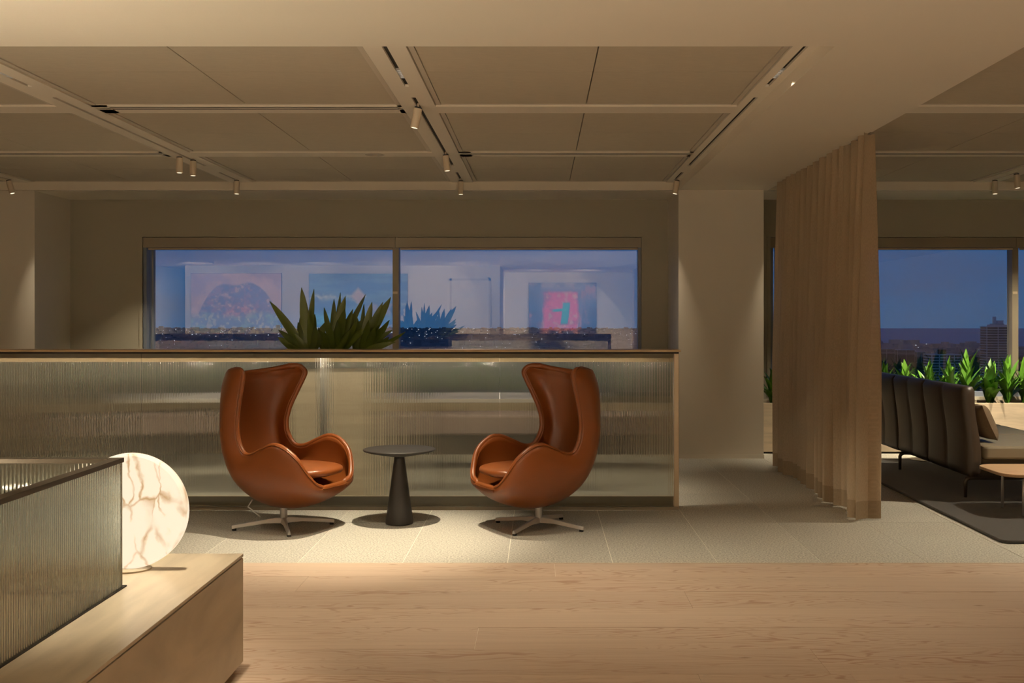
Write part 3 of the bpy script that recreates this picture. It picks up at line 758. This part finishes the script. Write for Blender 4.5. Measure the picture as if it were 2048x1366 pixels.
for k, (b0, leaves, lab) in pots.items():
    root = empty('leafy_plant', b0, label=lab, cat='plant', group='plants in the trough behind the counter')
    MB().tube([(0, 0, 0), (0, 0, 0.10)], 0.016).obj('stem', 'leafdark', root)
    for (pxy, Y, w, sg) in leaves:
        tip = px3(pxy[0], pxy[1], Y)-Vector(b0)
        leaf_obj(root, Vector((rnd.uniform(-.02, .02), rnd.uniform(-.02, .02), 0.01)), tip, w*0.95, sg*0.6, 'leafdark', face=(rnd.uniform(-.3, .3), -1, 0.2))
    for q in range(9):      # shorter inner leaves that fill the clump
        a = rnd.uniform(-1.0, 1.0); L = rnd.uniform(.20, .36)
        leaf_obj(root, Vector((rnd.uniform(-.03, .03), rnd.uniform(-.03, .03), 0.01)), Vector((math.sin(a)*L, rnd.uniform(-.12, .12), math.cos(a)*L)), rnd.uniform(.05, .075), rnd.uniform(.02, .15), 'leafdark', face=(rnd.uniform(-.4, .4), -1, 0.2))

# ------------------------------------------------------------------ planters along the windows
def rosette(seed, hmax, m_='leaf', n=13):
    rd = random.Random(seed)
    root = empty('planter_plant', (0, 0, 0))
    MB().tube([(0, 0, -0.01), (0, 0, 0.06)], 0.014, 8).obj('stem', m_, root)
    for i in range(n):
        a = 2*PI*i/n*1.62*2+rd.uniform(-.3, .3); t = i/n
        el = R(87)-t*R(52)+rd.uniform(-.1, .1); L = hmax*(1.0-0.35*t)*rd.uniform(.85, 1.08)
        tip = Vector((math.cos(a)*math.cos(el), math.sin(a)*math.cos(el)*0.75, math.sin(el)))*L
        tip.y *= 0.8
        leaf_obj(root, (0, 0, 0.0), tip, rd.uniform(.070, .100), 0.10+0.25*t, m_)
    return root
protos = [rosette(s, h, n=22) for s, h in ((11, .48), (12, .55), (13, .46), (14, .60))]
pl2 = empty('window_planter', (4.8, 11.25, 0), label='pale travertine planter box under the right window, behind the sofa', cat='planter')
box('front_face', 'travface', -2.55, 2.6, -0.20, -0.17, 0.02, 0.52, pl2, bevel=0.002)
box('back_face', 'travface', -2.55, 2.6, 0.20, 0.23, 0.02, 0.52, pl2)
box('end_face', 'travface', -2.55, -2.52, -0.17, 0.20, 0.02, 0.52, pl2)
box('plinth', 'dark', -2.53, 2.58, -0.185, 0.2, 0, 0.02, pl2)
box('soil', 'soil', -2.52, 2.6, -0.17, 0.20, 0.40, 0.475, pl2)
pl1 = empty('window_planter', (-1.8, 11.25, 0), label='travertine planter box under the middle window, blurred by the fluted glass', cat='planter')
box('front_face', 'travface', -3.2, 3.12, -0.20, -0.17, 0.02, 0.52, pl1)
box('end_face', 'travface', -3.2, -3.17, -0.17, 0.23, 0.02, 0.52, pl1)
box('soil', 'soil', -3.17, 3.12, -0.17, 0.23, 0.40, 0.475, pl1)
spots = [(2.42, 0, .9), (2.72, 1, .8), (3.02, 2, .9), (3.34, 3, .80), (3.60, 0, 1.02), (3.82, 2, 1.06), (4.04, 1, .92), (4.27, 0, 1.05), (4.47, 3, 1.0), (4.68, 2, 1.12), (4.88, 3, .90), (5.08, 1, .95), (5.32, 3, .9)]
words_ = ['beside the column', 'mostly behind the curtain', 'hidden by the near curtain folds', 'lowest one, next to the curtain edge', 'above the far sofa module', 'over the joint of far and middle sofa modules', 'above the middle sofa module', 'over the joint of middle and near sofa modules', 'tallest, above the near sofa module', 'upright, just right of the sofa back', 'spilling over beside the scatter cushion', 'in front of the right mullion', 'at the far right frame edge']
used = set()
for i, (x, k, s) in enumerate(spots):
    lab = 'green strap-leaved plant in right planter, '+words_[i]
    if k not in used: o = protos[k]; used.add(k); o['label'] = lab
    else: o = dup_tree(protos[k], label=lab)
    o.location = (x, 11.22+0.04*((i*7) % 3-1), 0.475); o.rotation_euler = (0, 0, i*1.9); o.scale = (s, s, s)
    tag(o, None, 'plant', 'plants in the right window planter')
for i in range(21):
    x = -4.8+i*0.30
    o = dup_tree(protos[(i*3) % 4], label='green strap-leaved plant seen blurred through the fluted counter glass')
    o.location = (x, 11.22, 0.475); o.rotation_euler = (0, 0, i*2.3); s = 1.0; o.scale = (s, s, s)
    tag(o, None, 'plant', 'plants in the middle window planter')

# furniture behind the counter, seen through the glass
def meeting_table(x0, x1, y0, y1, label):
    t = empty('meeting_table', ((x0+x1)/2, (y0+y1)/2, 0), label=label, cat='table')
    w, d = (x1-x0)/2, (y1-y0)/2
    box('table_top', 'whitetop', -w, w, -d, d, 0.71, 0.74, t, bevel=0.003)
    for sx_ in (-1, 1):
        for sy_ in (-1, 1):
            xx, yy_ = sx_*(w-0.08), sy_*(d-0.08)
            MB().tube([(xx, yy_, 0), (xx, yy_, 0.71)], 0.02, 10).obj('leg', 'darkmetal', t)
meeting_table(-3.25, -2.1, 8.7, 9.45, 'white table behind the left end of the fluted glass')
meeting_table(-1.15, 0.25, 8.7, 9.45, 'white table behind the fluted glass between the armchairs')
def bench(x0, x1, label):
    t = empty('upholstered_bench', ((x0+x1)/2, 10.1, 0), label=label, cat='bench')
    w = (x1-x0)/2
    box('seat_pad', 'taupe', -w, w, -0.28, 0.28, 0.32, 0.50, t, bevel=0.02)
    box('base', 'darkmetal', -w+0.05, w-0.05, -0.22, 0.22, 0.14, 0.32, t)
    for sx_ in (-1, 1):
        box('leg', 'darkmetal', sx_*(w-0.1)-0.02, sx_*(w-0.1)+0.02, -0.2, 0.2, 0, 0.14, t)
bench(-4.3, -2.9, 'taupe upholstered bench behind the left part of the fluted glass')
bench(-1.5, 0.95, 'taupe upholstered bench behind the right part of the fluted glass')

# ------------------------------------------------------------------ egg-shaped armchairs
ROWS_ = [  # centre (f, z), rim (f, r, z)
 ((.408, .298), (.400, .120, .306)), ((.392, .258), (.402, .205, .335)), ((.330, .205), (.372, .268, .405)),
 ((.215, .160), (.322, .312, .500)), ((.085, .138), (.235, .330, .570)), ((-.040, .145), (.145, .328, .590)),
 ((-.150, .182), (.045, .318, .555)), ((-.245, .250), (-.040, .306, .520)), ((-.315, .345), (-.105, .295, .525)),
 ((-.365, .460), (-.150, .286, .590)), ((-.392, .580), (-.165, .284, .670)), ((-.405, .700), (-.150, .298, .770)),
 ((-.410, .810), (-.112, .328, .880)), ((-.407, .900), (-.078, .352, .970)), ((-.398, .965), (-.066, .360, 1.020)),
 ((-.385, .996), (-.082, .348, 1.055)), ((-.373, 1.018), (-.118, .325, 1.078)), ((-.364, 1.030), (-.165, .285, 1.078)),
]
def catmull(pts, n):
    P = np.array(pts); P = np.vstack([2*P[0]-P[1], P, 2*P[-1]-P[-2]]); out = []
    for i in range(1, len(P)-2):
        for k in range(n):
            t = k/n; a, b, c, d = P[i-1], P[i], P[i+1], P[i+2]
            out.append(0.5*((2*b)+(-a+c)*t+(2*a-5*b+4*c-d)*t*t+(-a+3*b-3*c+d)*t**3))
    out.append(P[-2]); return np.array(out)
def egg_grid(nu=28, off=0.0):
    ctr = catmull([a for a, b in ROWS_], 3); rim = catmull([b for a, b in ROWS_], 3)
    G = []
    for c, r in zip(ctr, rim):
        row = []
        for i in range(-nu, nu+1):
            t = abs(i)/nu*PI/2; s = 1 if i >= 0 else -1
            top = max(0.0, min(1.0, (c[1]-0.62)/0.38)); ex_ = 0.92+0.16*top
            lat = math.sin(t)**ex_; dep = 1-math.cos(t)**ex_
            bulge = (0.045-0.042*top)*math.sin(2*t)     # side walls swell outwards
            f = c[0]+(r[0]-c[0])*dep; z = c[1]+(r[2]-c[1])*dep; x = s*(r[1]*lat+bulge*min(1, abs(i)/nu+.2))
            row.append(Vector((f, x, z)))
        G.append(row)
    return G
def offset_grid(G, d):
    nv, nu = len(G), len(G[0]); out = []
    for j in range(nv):
        row = []
        for i in range(nu):
            a = G[min(j+1, nv-1)][i]-G[max(j-1, 0)][i]; b = G[j][min(i+1, nu-1)]-G[j][max(i-1, 0)]
            n = b.cross(a); n = n.normalized() if n.length > 1e-9 else Vector((0, 0, 0))
            row.append(G[j][i]+n*d)
        out.append(row)
    return out
def egg_chair(name, loc, yaw, star, label):
    root = empty(name, loc, 0, label=label, cat='armchair', group='tan leather armchairs')
    cr, sr = math.cos(yaw), math.sin(yaw)
    def T(v): return (v[0]*cr-v[1]*sr, v[0]*sr+v[1]*cr, v[2])
    G = egg_grid(); Ou = G; In = offset_grid(G, 0.034)
    # orientation test: inner must be nearer the chair's middle
    mid = Vector((0.0, 0, 0.6)); j, i = len(G)//2, len(G[0])//2
    if (In[j][i]-mid).length > (G[j][i]-mid).length: In = offset_grid(G, -0.034)
    m = MB(); m.grid([[T(v) for v in r] for r in Ou]); m.grid([[T(v) for v in r] for r in In])
    nv, nu = len(G), len(G[0])
    # close the rim between the two skins
    loop = [(0, i) for i in range(nu)]+[(j, nu-1) for j in range(1, nv)]+[(nv-1, i) for i in range(nu-2, -1, -1)]+[(j, 0) for j in range(nv-2, 0, -1)]
    N = nv*nu; fs = []
    for k in range(len(loop)):
        a, b = loop[k], loop[(k+1) % len(loop)]
        fs.append((a[0]*nu+a[1], b[0]*nu+b[1], N+b[0]*nu+b[1], N+a[0]*nu+a[1]))
    m.f += fs; m.mi += [0]*len(fs)
    m.obj('shell', 'leather', root, smooth=True)
    mids = [(Ou[j][i]+In[j][i])/2 for j, i in loop]
    MB().tube([T(v) for v in mids], 0.0172, 12, closed=True).obj('rim_padding', 'leather', root, smooth=True)
    MB().tube([T(Ou[j][i]+(Ou[j][i]-In[j][i])*0.02) for j, i in loop], 0.0026, 6, closed=True).obj('piping', 'leather', root, smooth=True)
    # loose seat cushion
    P = []; nr, na = 14, 48
    for a_ in range(nr+1):
        ph = -PI/2+PI*a_/nr; cz = math.sin(ph); rr = abs(math.cos(ph))**0.45
        row = []
        for k in range(na):
            th = 2*PI*k/na; ct_, st = math.cos(th), math.sin(th)
            ex = 2/2.8; x = math.copysign(abs(ct_)**ex, ct_); y = math.copysign(abs(st)**ex, st)
            f = 0.118+0.282*x*rr; q = 0.258*y*rr*(1-0.10*x)
            dome = 0.018*(1-(x*rr)**2)*(1-(y*rr)**2) if cz > 0 else 0
            z = 0.388+0.036*math.copysign(abs(cz)**0.7, cz)+dome+0.10*max(0, -(f-0.05))*-0.15+0.02*max(0, f-.1)
            row.append(T((f, q, z)))
        P.append(row)
    MB().grid(P, closed_u=True).obj('seat_cushion', 'leather', root, smooth=True)
    # pedestal
    MB().lathe([(0.024, 0.062), (0.024, 0.155)], 24).obj('column', 'chrome', root, smooth=False)
    for k in range(4):
        a = star+k*PI/2; ca, sa = math.cos(a), math.sin(a)
        def L(u, v, z): return (u*ca-v*sa, u*sa+v*ca, z)
        secs = [(0.0, .024, .030, .068), (0.05, .022, .034, .070), (0.12, .017, .036, .062), (0.335, .012, .012, .034)]
        m = MB(); vs = []
        for u, hw, z0, z1 in secs: vs += [L(u, -hw, z0), L(u, hw, z0), L(u, hw*0.45, z1), L(u, -hw*0.45, z1)]
        fs = [(0, 1, 2, 3), (12, 15, 14, 13)]
        for q in range(3):
            for e_ in range(4): fs.append((q*4+e_, q*4+(e_+1) % 4, q*4+4+(e_+1) % 4, q*4+4+e_))
        m.add(vs, fs); lg = m.obj('leg', 'chrome', root, bevel=0.003)
        fx, fy, _ = L(0.318, 0, 0)
        MB().lathe([(0.014, 0.0), (0.014, 0.013)], 14, (fx, fy, 0)).obj('foot_glide', 'black', lg, label='black rubber foot glide')
    MB().tube([T((-0.16, 0.13, 0.19)), T((-0.17, 0.145, 0.155)), T((-0.10, 0.17, 0.085))] if False else [T((-0.10, -0.20, 0.21)), T((-0.12, -0.22, 0.165)), T((-0.03, -0.21, 0.105))], 0.005, 8).obj('tilt_lever', 'chrome', root, smooth=True)
    return root
egg_chair('swivel_armchair', (-1.71, 7.17, 0), R(-22.4), R(19.5), 'tan leather egg-shaped armchair left of the black table')
egg_chair('swivel_armchair', (-0.008, 7.18, 0), R(-151.5), R(-29), 'tan leather egg-shaped armchair right of the black table')

# ------------------------------------------------------------------ black pedestal table
tb = empty('pedestal_table', (-0.955, 7.30, 0), label='small matt black round table with conical foot between the armchairs', cat='table')
MB().lathe([(0.04, 0.455), (0.12, 0.470), (0.20, 0.486), (0.240, 0.497), (0.245, 0.503), (0.243, 0.508), (0.23, 0.5095), (0.001, 0.5095)], 64).obj('table_top', 'blacktable', tb, smooth=True)
MB().lathe([(0.080, 0.0), (0.0925, 0.004), (0.0935, 0.012), (0.036, 0.44), (0.033, 0.458)], 48).obj('conical_base', 'blacktable', tb, smooth=True)

# ------------------------------------------------------------------ reception bench, screen and lamp, left foreground
XB, YBk = -1.178, 4.27
bn = empty('reception_plinth', (XB, YBk, 0), label='long low travertine plinth in the left foreground', cat='plinth')
box('plinth_top', 'trav', -2.6, 0.0, -3.2, 0.0, 0.451, 0.463, bn, bevel=0.0015)
box('side_panel', 'trav', -2.6, 0.0, -3.2, -0.003, 0.035, 0.446, bn, bevel=0.0015)
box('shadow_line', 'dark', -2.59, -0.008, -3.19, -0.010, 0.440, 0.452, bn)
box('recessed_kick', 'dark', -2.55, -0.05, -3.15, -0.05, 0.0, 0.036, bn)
XS, YS = -1.444, 3.717
sc = empty('fluted_glass_screen', (XS, YS, 0.463), label='L-shaped fluted glass screen with dark metal cap standing on the plinth', cat='screen')
fluted('side_glass', 2.0, 0.435, sc, (0.0, -2.0, 0.004), axis='y', pitch=0.0138, amp=0.0012)
fluted('back_glass', 1.55, 0.435, sc, (-1.56, -0.012, 0.004), axis='x', pitch=0.0138, amp=0.0024)
box('metal_cap', 'darkmetal', -0.035, 0.004, -2.0, 0.006, 0.436, 0.452, sc, bevel=0.001)
box('metal_cap', 'darkmetal', -1.56, -0.035, -0.030, 0.006, 0.436, 0.452, sc, bevel=0.001)
box('floor_channel', 'dark', -0.014, 0.004, -2.0, 0.03, 0.0, 0.005, sc)
# desk within the screen, and an uplight added there to brighten the soffit
ds = empty('reception_desk', (-2.6, 2.6, 0.463), label='low desk surface within the fluted screen', cat='desk')
box('desk_top', 'trav', -0.75, 0.75, -0.7, 0.7, 0.06, 0.09, ds)
for sx_ in (-1, 1): box('leg', 'frame', sx_*0.7-0.02, sx_*0.7+0.02, -0.6, 0.6, 0, 0.06, ds)
dl = empty('added_desk_uplight', (-2.5, 3.0, 0.553), label='small bowl uplighter added within the screen to brighten the soffit', cat='lamp')
MB().lathe([(0.06, 0), (0.06, 0.012), (0.012, 0.02), (0.012, 0.06), (0.09, 0.10), (0.10, 0.13), (0.095, 0.13), (0.08, 0.10)], 28, caps=False).obj('bowl', 'frame', dl)
MB().lathe([(0.001, 0.104), (0.08, 0.106)], 24).obj('diffuser', 'ledsoft', dl)
area((-2.5, 3.0, 0.553+0.125), (-2.5, 3.0, 2.0), 15*KL, 0.12, 0.12)
ul = empty('added_floor_uplight', (0.9, -0.6, 0), label='low bowl uplighter added out of view on the plank floor', cat='lamp')  # unseen lamp added behind the camera to lift the soffit
MB().lathe([(0.12, 0), (0.12, 0.015), (0.015, 0.02), (0.015, 0.55), (0.14, 0.62), (0.16, 0.68), (0.15, 0.68), (0.13, 0.63)], 32, caps=False).obj('stand_and_bowl', 'frame', ul)
area((0.9, -0.6, 0.67), (0.9, 0.4, 3.2), 42*KL, 0.2, 0.2)
ls = empty('led_strip', (-2.0, 7.878, 1.118), label='slim light strip fixed under the counter slab behind the top rail', cat='light')
box('profile', 'metalrail', -2.8, 2.8, -0.008, 0.008, 0.0, 0.012, ls); box('diffuser', 'ledsoft', -2.8, 2.8, -0.006, 0.006, -0.002, 0.0, ls)
area((-2.0, 7.878, 1.112), (-2.0, 8.02, 0.3), 10*KL, 5.6, 0.015)
lp = empty('disc_lamp', (-1.523, 4.0, 0.463), label='round glowing alabaster disc lamp with brown veins on the plinth', cat='lamp')
MB().lathe([(0.205, -0.022), (0.213, -0.016), (0.213, 0.016), (0.205, 0.022)], 96, (0, 0, 0.219), axis='y').obj('alabaster_disc', 'alabaster', lp, smooth=False)
MB().lathe([(0.075, 0), (0.075, 0.006)], 40).obj('base_plate', 'metalrail', lp)

# ------------------------------------------------------------------ curtain
CY0, CY1 = 7.33, 10.12
rd = random.Random(21)
def curtain_prof(n=620):
    # irregular pleats
    edges = [CY0]
    while edges[-1] < CY1: edges.append(edges[-1]+rd.uniform(0.15, 0.25))
    amp = [rd.uniform(.05, .10) for _ in edges]; amp[0] = 0.095; sh = [rd.uniform(.35, .65) for _ in edges]
    pts = []
    for i in range(n+1):
        y = CY0+(CY1-CY0)*i/n
        k = max(j for j, e_ in enumerate(edges) if e_ <= y+1e-9); k = min(k, len(edges)-2)
        t = (y-edges[k])/(edges[k+1]-edges[k]); s_ = sh[k]
        ph = t/s_*0.5 if t < s_ else 0.5+(t-s_)/(1-s_)*0.5
        pts.append((y, -math.copysign(abs(math.cos(2*PI*ph))**1.0, math.cos(2*PI*ph)), amp[k], math.sin(2*PI*ph)))
    return pts
cp = curtain_prof()
cu = empty('sheer_curtain', (2.265, CY0, 0), label='floor-length pleated taupe curtain hanging from the soffit', cat='curtain')
def cur_grid(z0, z1, nz_, off=0.0):
    P = []
    for j in range(nz_+1):
        z = z0+(z1-z0)*j/nz_; sc_ = 0.55+0.60*min(1, (1-z/2.66)*1.6)
        P.append([(off+a*amp_*sc_+0.02*(1-z/2.66)*math.sin(y*9), y-CY0+b*0.034*sc_, z) for (y, a, amp_, b) in cp])
    return P
MB().grid(cur_grid(0.135, ZS, 14)).obj('cloth', 'curtain', cu, smooth=True)
MB().grid(cur_grid(0.012, 0.135, 2)).obj('hem', 'hem', cu, smooth=True, label='doubled darker hem')
box('curtain_rail', 'frame', -0.012, 0.012, 0.0, CY1-CY0, ZS-0.008, ZS-0.001, cu)

# ------------------------------------------------------------------ rug, sofa and tables on the right
def slab_round(name, m_, x0, x1, y0, y1, z0, z1, r, parent, bev=0.004, n=8, **kw):
    pts = []
    for cx_, cy_, a0 in ((x1-r, y1-r, 0), (x0+r, y1-r, 90), (x0+r, y0+r, 180), (x1-r, y0+r, 270)):
        for k in range(n+1):
            a = R(a0+90*k/n); pts.append((cx_+r*math.cos(a), cy_+r*math.sin(a)))
    N = len(pts); mb = MB(); mb.add([(x, y, z0) for x, y in pts]+[(x, y, z1) for x, y in pts], [tuple(range(N))[::-1], tuple(range(N, 2*N))]+[(k, (k+1) % N, N+(k+1) % N, N+k) for k in range(N)])
    return mb.obj(name, m_, parent, bevel=bev, **kw)
slab_round('rug', 'rug', 2.86, 5.9, 6.64, 10.52, 0.0, 0.022, 0.06, None, 0.009, label='charcoal wool rug under the sofa', cat='rug')

sf = empty('sofa', (3.6, 9.05, 0.022), label='dark high-backed channelled leather sofa seen from behind', cat='sofa')
def pad(name, m_, x0, x1, y0, y1, z0, z1, parent, lean=0.0, chan=1, puff=0.02, nz_=22, ny=30):
    # upholstered slab with vertical channels, both faces puffed
    prof = []
    cx_ = (x0+x1)/2; hx = (x1-x0)/2
    def ring(z):
        t = (z-z0)/(z1-z0); ez = min(1, min(t, 1-t)/0.06); ez = math.sqrt(max(0, 1-(1-ez)**2)) if ez < 1 else 1
        w = hx*(0.55+0.45*ez)+0.005*math.sin(t*PI*2.4)
        c_ = cx_-lean*t+0.014*math.sin(t*PI*1.7)
        pts = []
        for k in range(ny+1):
            s = k/ny; q = abs(math.sin(PI*s*chan))**0.5 if 0 < s < 1 else 0
            pts.append((c_-w*0.72-puff*q*(0.4+0.6*math.sin(PI*min(1, max(0, t))))-(0), y0+(y1-y0)*s, z))
        for k in range(ny, -1, -1):
            s = k/ny; q = abs(math.sin(PI*s*chan))**0.5 if 0 < s < 1 else 0
            pts.append((c_+w*0.72+puff*q, y0+(y1-y0)*s, z))
        return pts
    rows = [ring(z0+(z1-z0)*j/nz_) for j in range(nz_+1)]
    mb = MB(); mb.grid(rows, closed_u=True); n = len(rows[0])
    # caps as strips
    for rr in (0, nz_):
        for k in range(ny):
            mb.f.append((rr*n+k, rr*n+k+1, rr*n+n-2-k, rr*n+n-1-k)); mb.mi.append(0)
    return mb.obj(name, m_, parent, smooth=True)
mods = [(7.95, 8.77), (8.785, 9.50), (9.515, 10.22)]
for a, b in mods:
    pad('back_cushion', 'sofa', -0.45, -0.33, a-9.05, b-9.05, 0.20, 0.865, sf, lean=0.03, chan=2, puff=0.022)
for a, b in mods:
    slab_round('seat_cushion', 'seat', -0.315, 0.50, a-9.05, b-9.05, 0.325, 0.425, 0.04, sf, 0.018)
box('seat_base', 'darkmetal', -0.34, 0.46, -1.05, 1.12, 0.27, 0.325, sf)
for yy_ in (-0.80, 0.70):
    lg = MB(); lg.tube([(-0.335, yy_, 0.0), (-0.335, yy_, 0.12), (-0.325, yy_, 0.140), (-0.30, yy_, 0.150), (0.42, yy_, 0.150), (0.445, yy_, 0.140), (0.455, yy_, 0.12), (0.455, yy_, 0.0)], [0.013, 0.016, 0.018, 0.018, 0.018, 0.018, 0.016, 0.013], 8)
    lg.obj('leg', 'darkmetal', sf, smooth=True)
box('support_bracket', 'darkmetal', -0.32, 0.42, -0.83, -0.77, 0.165, 0.27, sf); box('support_bracket', 'darkmetal', -0.32, 0.42, 0.67, 0.73, 0.165, 0.27, sf)

pc = empty('scatter_cushion', (3.46, 8.30, 0.470), 0, label='brown square scatter cushion leaning on the near end of the sofa', cat='cushion')
P = []
for j in range(17):
    v = -1+2*j/16; row = []
    for i in range(17):
        u = -1+2*i/16; row.append((u, v))
    P.append(row)
mb = MB()
for sgn in (-1, 1):
    g = []
    for row in P:
        g.append([])
        for u, v in row:
            th = 0.075*((1-u**4)*(1-v**4))**0.5; e_ = 0.205*(1-0.06*(u*u*(1-v*v)+v*v*(1-u*u)*0)); 
            lx, ly, lz = sgn*th, u*0.205*(1-0.07*(1-v*v)), (v*0.185*(1-0.07*(1-u*u))+0.185)
            lx, ly, lz = sgn*th*0.9, ly*0.85, lz*0.78; a = R(24); g[-1].append((lx*math.cos(a)-lz*math.sin(a), ly, lz*math.cos(a)+lx*math.sin(a)))
    mb.grid(g)
o = mb.obj('cushion_cover', 'cushion', pc, smooth=True)
MB().tube([(-lz_*0, 0, 0) for lz_ in (0, 1)], 0.001) if False else None

st = empty('side_table', (3.72, 7.64, 0.022), label='low honey-oak side table at the near end of the sofa', cat='table')
slab_round('table_top', 'oak', -0.53, 0.55, -0.28, 0.28, 0.278, 0.300, 0.14, st, 0.005, n=10)
slab_round('tray_support', 'darkmetal', -0.30, 0.35, -0.16, 0.16, 0.24, 0.278, 0.05, st)
for sx_, sy_ in ((-0.36, -0.17), (0.40, -0.17), (-0.36, 0.17), (0.40, 0.17)):
    MB().tube([(sx_, sy_, 0), (sx_, sy_, 0.25), (sx_*0.8, sy_*0.8, 0.262)], 0.011, 8).obj('leg', 'chrome', st, smooth=True)

ps = empty('pedestal_side_table', (3.75, 10.42, 0.022), label='small round pedestal side table beyond the far end of the sofa', cat='table')
MB().lathe([(0.16, 0), (0.16, 0.006), (0.02, 0.014), (0.014, 0.05)], 36).obj('disc_foot', 'darkmetal', ps, smooth=False)
MB().lathe([(0.014, 0.04), (0.014, 0.50)], 12).obj('pole', 'darkmetal', ps)
MB().lathe([(0.19, 0.50), (0.20, 0.505), (0.20, 0.515)], 36).obj('table_top', 'darkmetal', ps)

# ------------------------------------------------------------------ ceiling fittings
def track_spot(x, y, tilt_to, power, deg, label, blend=0.7, rad=0.012, k=1.0, twin=False, col=WARM, aim_to=None):
    root = empty('track_spotlight', (x, y, ZC), label=label, cat='spotlight', group='cylindrical track spotlights')
    d = (Vector(tilt_to)-Vector((0, 0, 0))).normalized()
    MB().tube([(0, 0, 0.04), (0, 0, -0.018)], 0.007, 8).obj('stem', 'fixture', root)
    top = Vector((0, 0, -0.014)); e0 = top; e1 = top+d*0.128
    MB().tube([top-d*0.004, top+d*0.006], 0.0235, 20).obj('joint_ring', 'fitcap', root, label='black joint ring')
    MB().tube([top+d*0.005, e1], 0.027, 24).obj('lamp_head', 'fixture', root, smooth=False)
    MB().tube([e1, e1+d*0.0015], 0.019, 20).obj('lens', 'ledsoft', root)
    p = Vector((x, y, ZC))+e1+d*0.02
    spot(p, Vector(aim_to) if aim_to else p+d, power, deg, blend, rad=rad, col=col)
    return root
track_spot(-0.77, 6.80, (-0.20, 0.03, -1), 132, 60, 'angled spotlight nearest the viewer on the middle track', aim_to=(-1.15, 6.85, 0), blend=0.9)
track_spot(-0.77, 8.78, (0.10, 0.02, -1), 90, 75, 'slightly tilted spotlight, second along the middle track')
track_spot(-0.77, 10.45, (0.0, 0.0, -1), 75, 80, 'upright spotlight at the window end of the middle track')
track_spot(-2.985, 8.90, (0, 0, -1), 70, 75, 'left spotlight of the close pair on the left track')
track_spot(-2.93, 9.08, (0, 0, -1), 70, 75, 'right spotlight of the close pair on the left track')
track_spot(-2.94, 10.42, (0, 0, -1), 60, 38, 'single spotlight at the window end of the left track', aim_to=(-4.3, 11.5, 0.7), blend=1)
track_spot(1.33, 10.42, (-0.18, 0.0, -1), 16, 54, 'tilted spotlight in the corner where soffit meets column', aim_to=(0.85, 10.6, 0), blend=1)
track_spot(-5.15, 10.42, (0.30, 0.0, -1), 16, 54, 'tilted spotlight above the left pillar', aim_to=(-4.45, 10.6, 0), blend=1)
track_spot(4.41, 10.42, (0, 0, -1), 110, 80, 'nearer the curtain of two spotlights over the right planter', aim_to=(4.0, 11.1, 0.4))
track_spot(4.41, 9.95, (0.10, 0, -1), 120, 80, 'brighter right-hand spotlight over the right planter', aim_to=(5.0, 11.1, 0.4))
track_spot(2.33, 10.42, (0, 0.0, -1), 20, 54, 'spotlight behind the curtain head beside the column', aim_to=(2.75, 10.6, 0), blend=1)
# spotlight of the right-hand track, beyond the frame
track_spot(4.41, 7.30, (0, 0, -1), 95, 104, 'spotlight on the right track in front of the sofa', blend=0.5)
for x, y_, lab in ((-2.96, 5.93, 'small louvred downlight recessed in the left track slot'), (-0.77, 5.93, 'small louvred downlight recessed in the middle track slot'), (1.315, 5.93, 'small louvred downlight recessed in the slot beside the soffit')):
    root = empty('louvre_downlight', (x, y_, ZC), label=lab, cat='downlight')
    box('housing', 'darkmetal', -0.0125, 0.0125, -0.11, 0.11, 0.0115, 0.0135, root)
    for k in range(6):
        yy_ = -0.10+0.04*k
        box('louvre_blade', 'chrome', -0.0125, 0.0125, yy_-0.003, yy_+0.003, 0.002, 0.0115, root)
        if k < 5: box('lens', 'led', -0.007, 0.007, yy_+0.014, yy_+0.026, 0.009, 0.0115, root)
dt = empty('smoke_detector', (-1.36, 8.85, ZC), label='flat round detector disc on the middle cross beam', cat='detector')
MB().lathe([(0.075, -0.004), (0.08, -0.001), (0.08, 0.0)], 32).obj('disc', 'trim', dt)
MB().lathe([(0.02, -0.009), (0.025, -0.004)], 20).obj('sensor', 'fixture', dt)
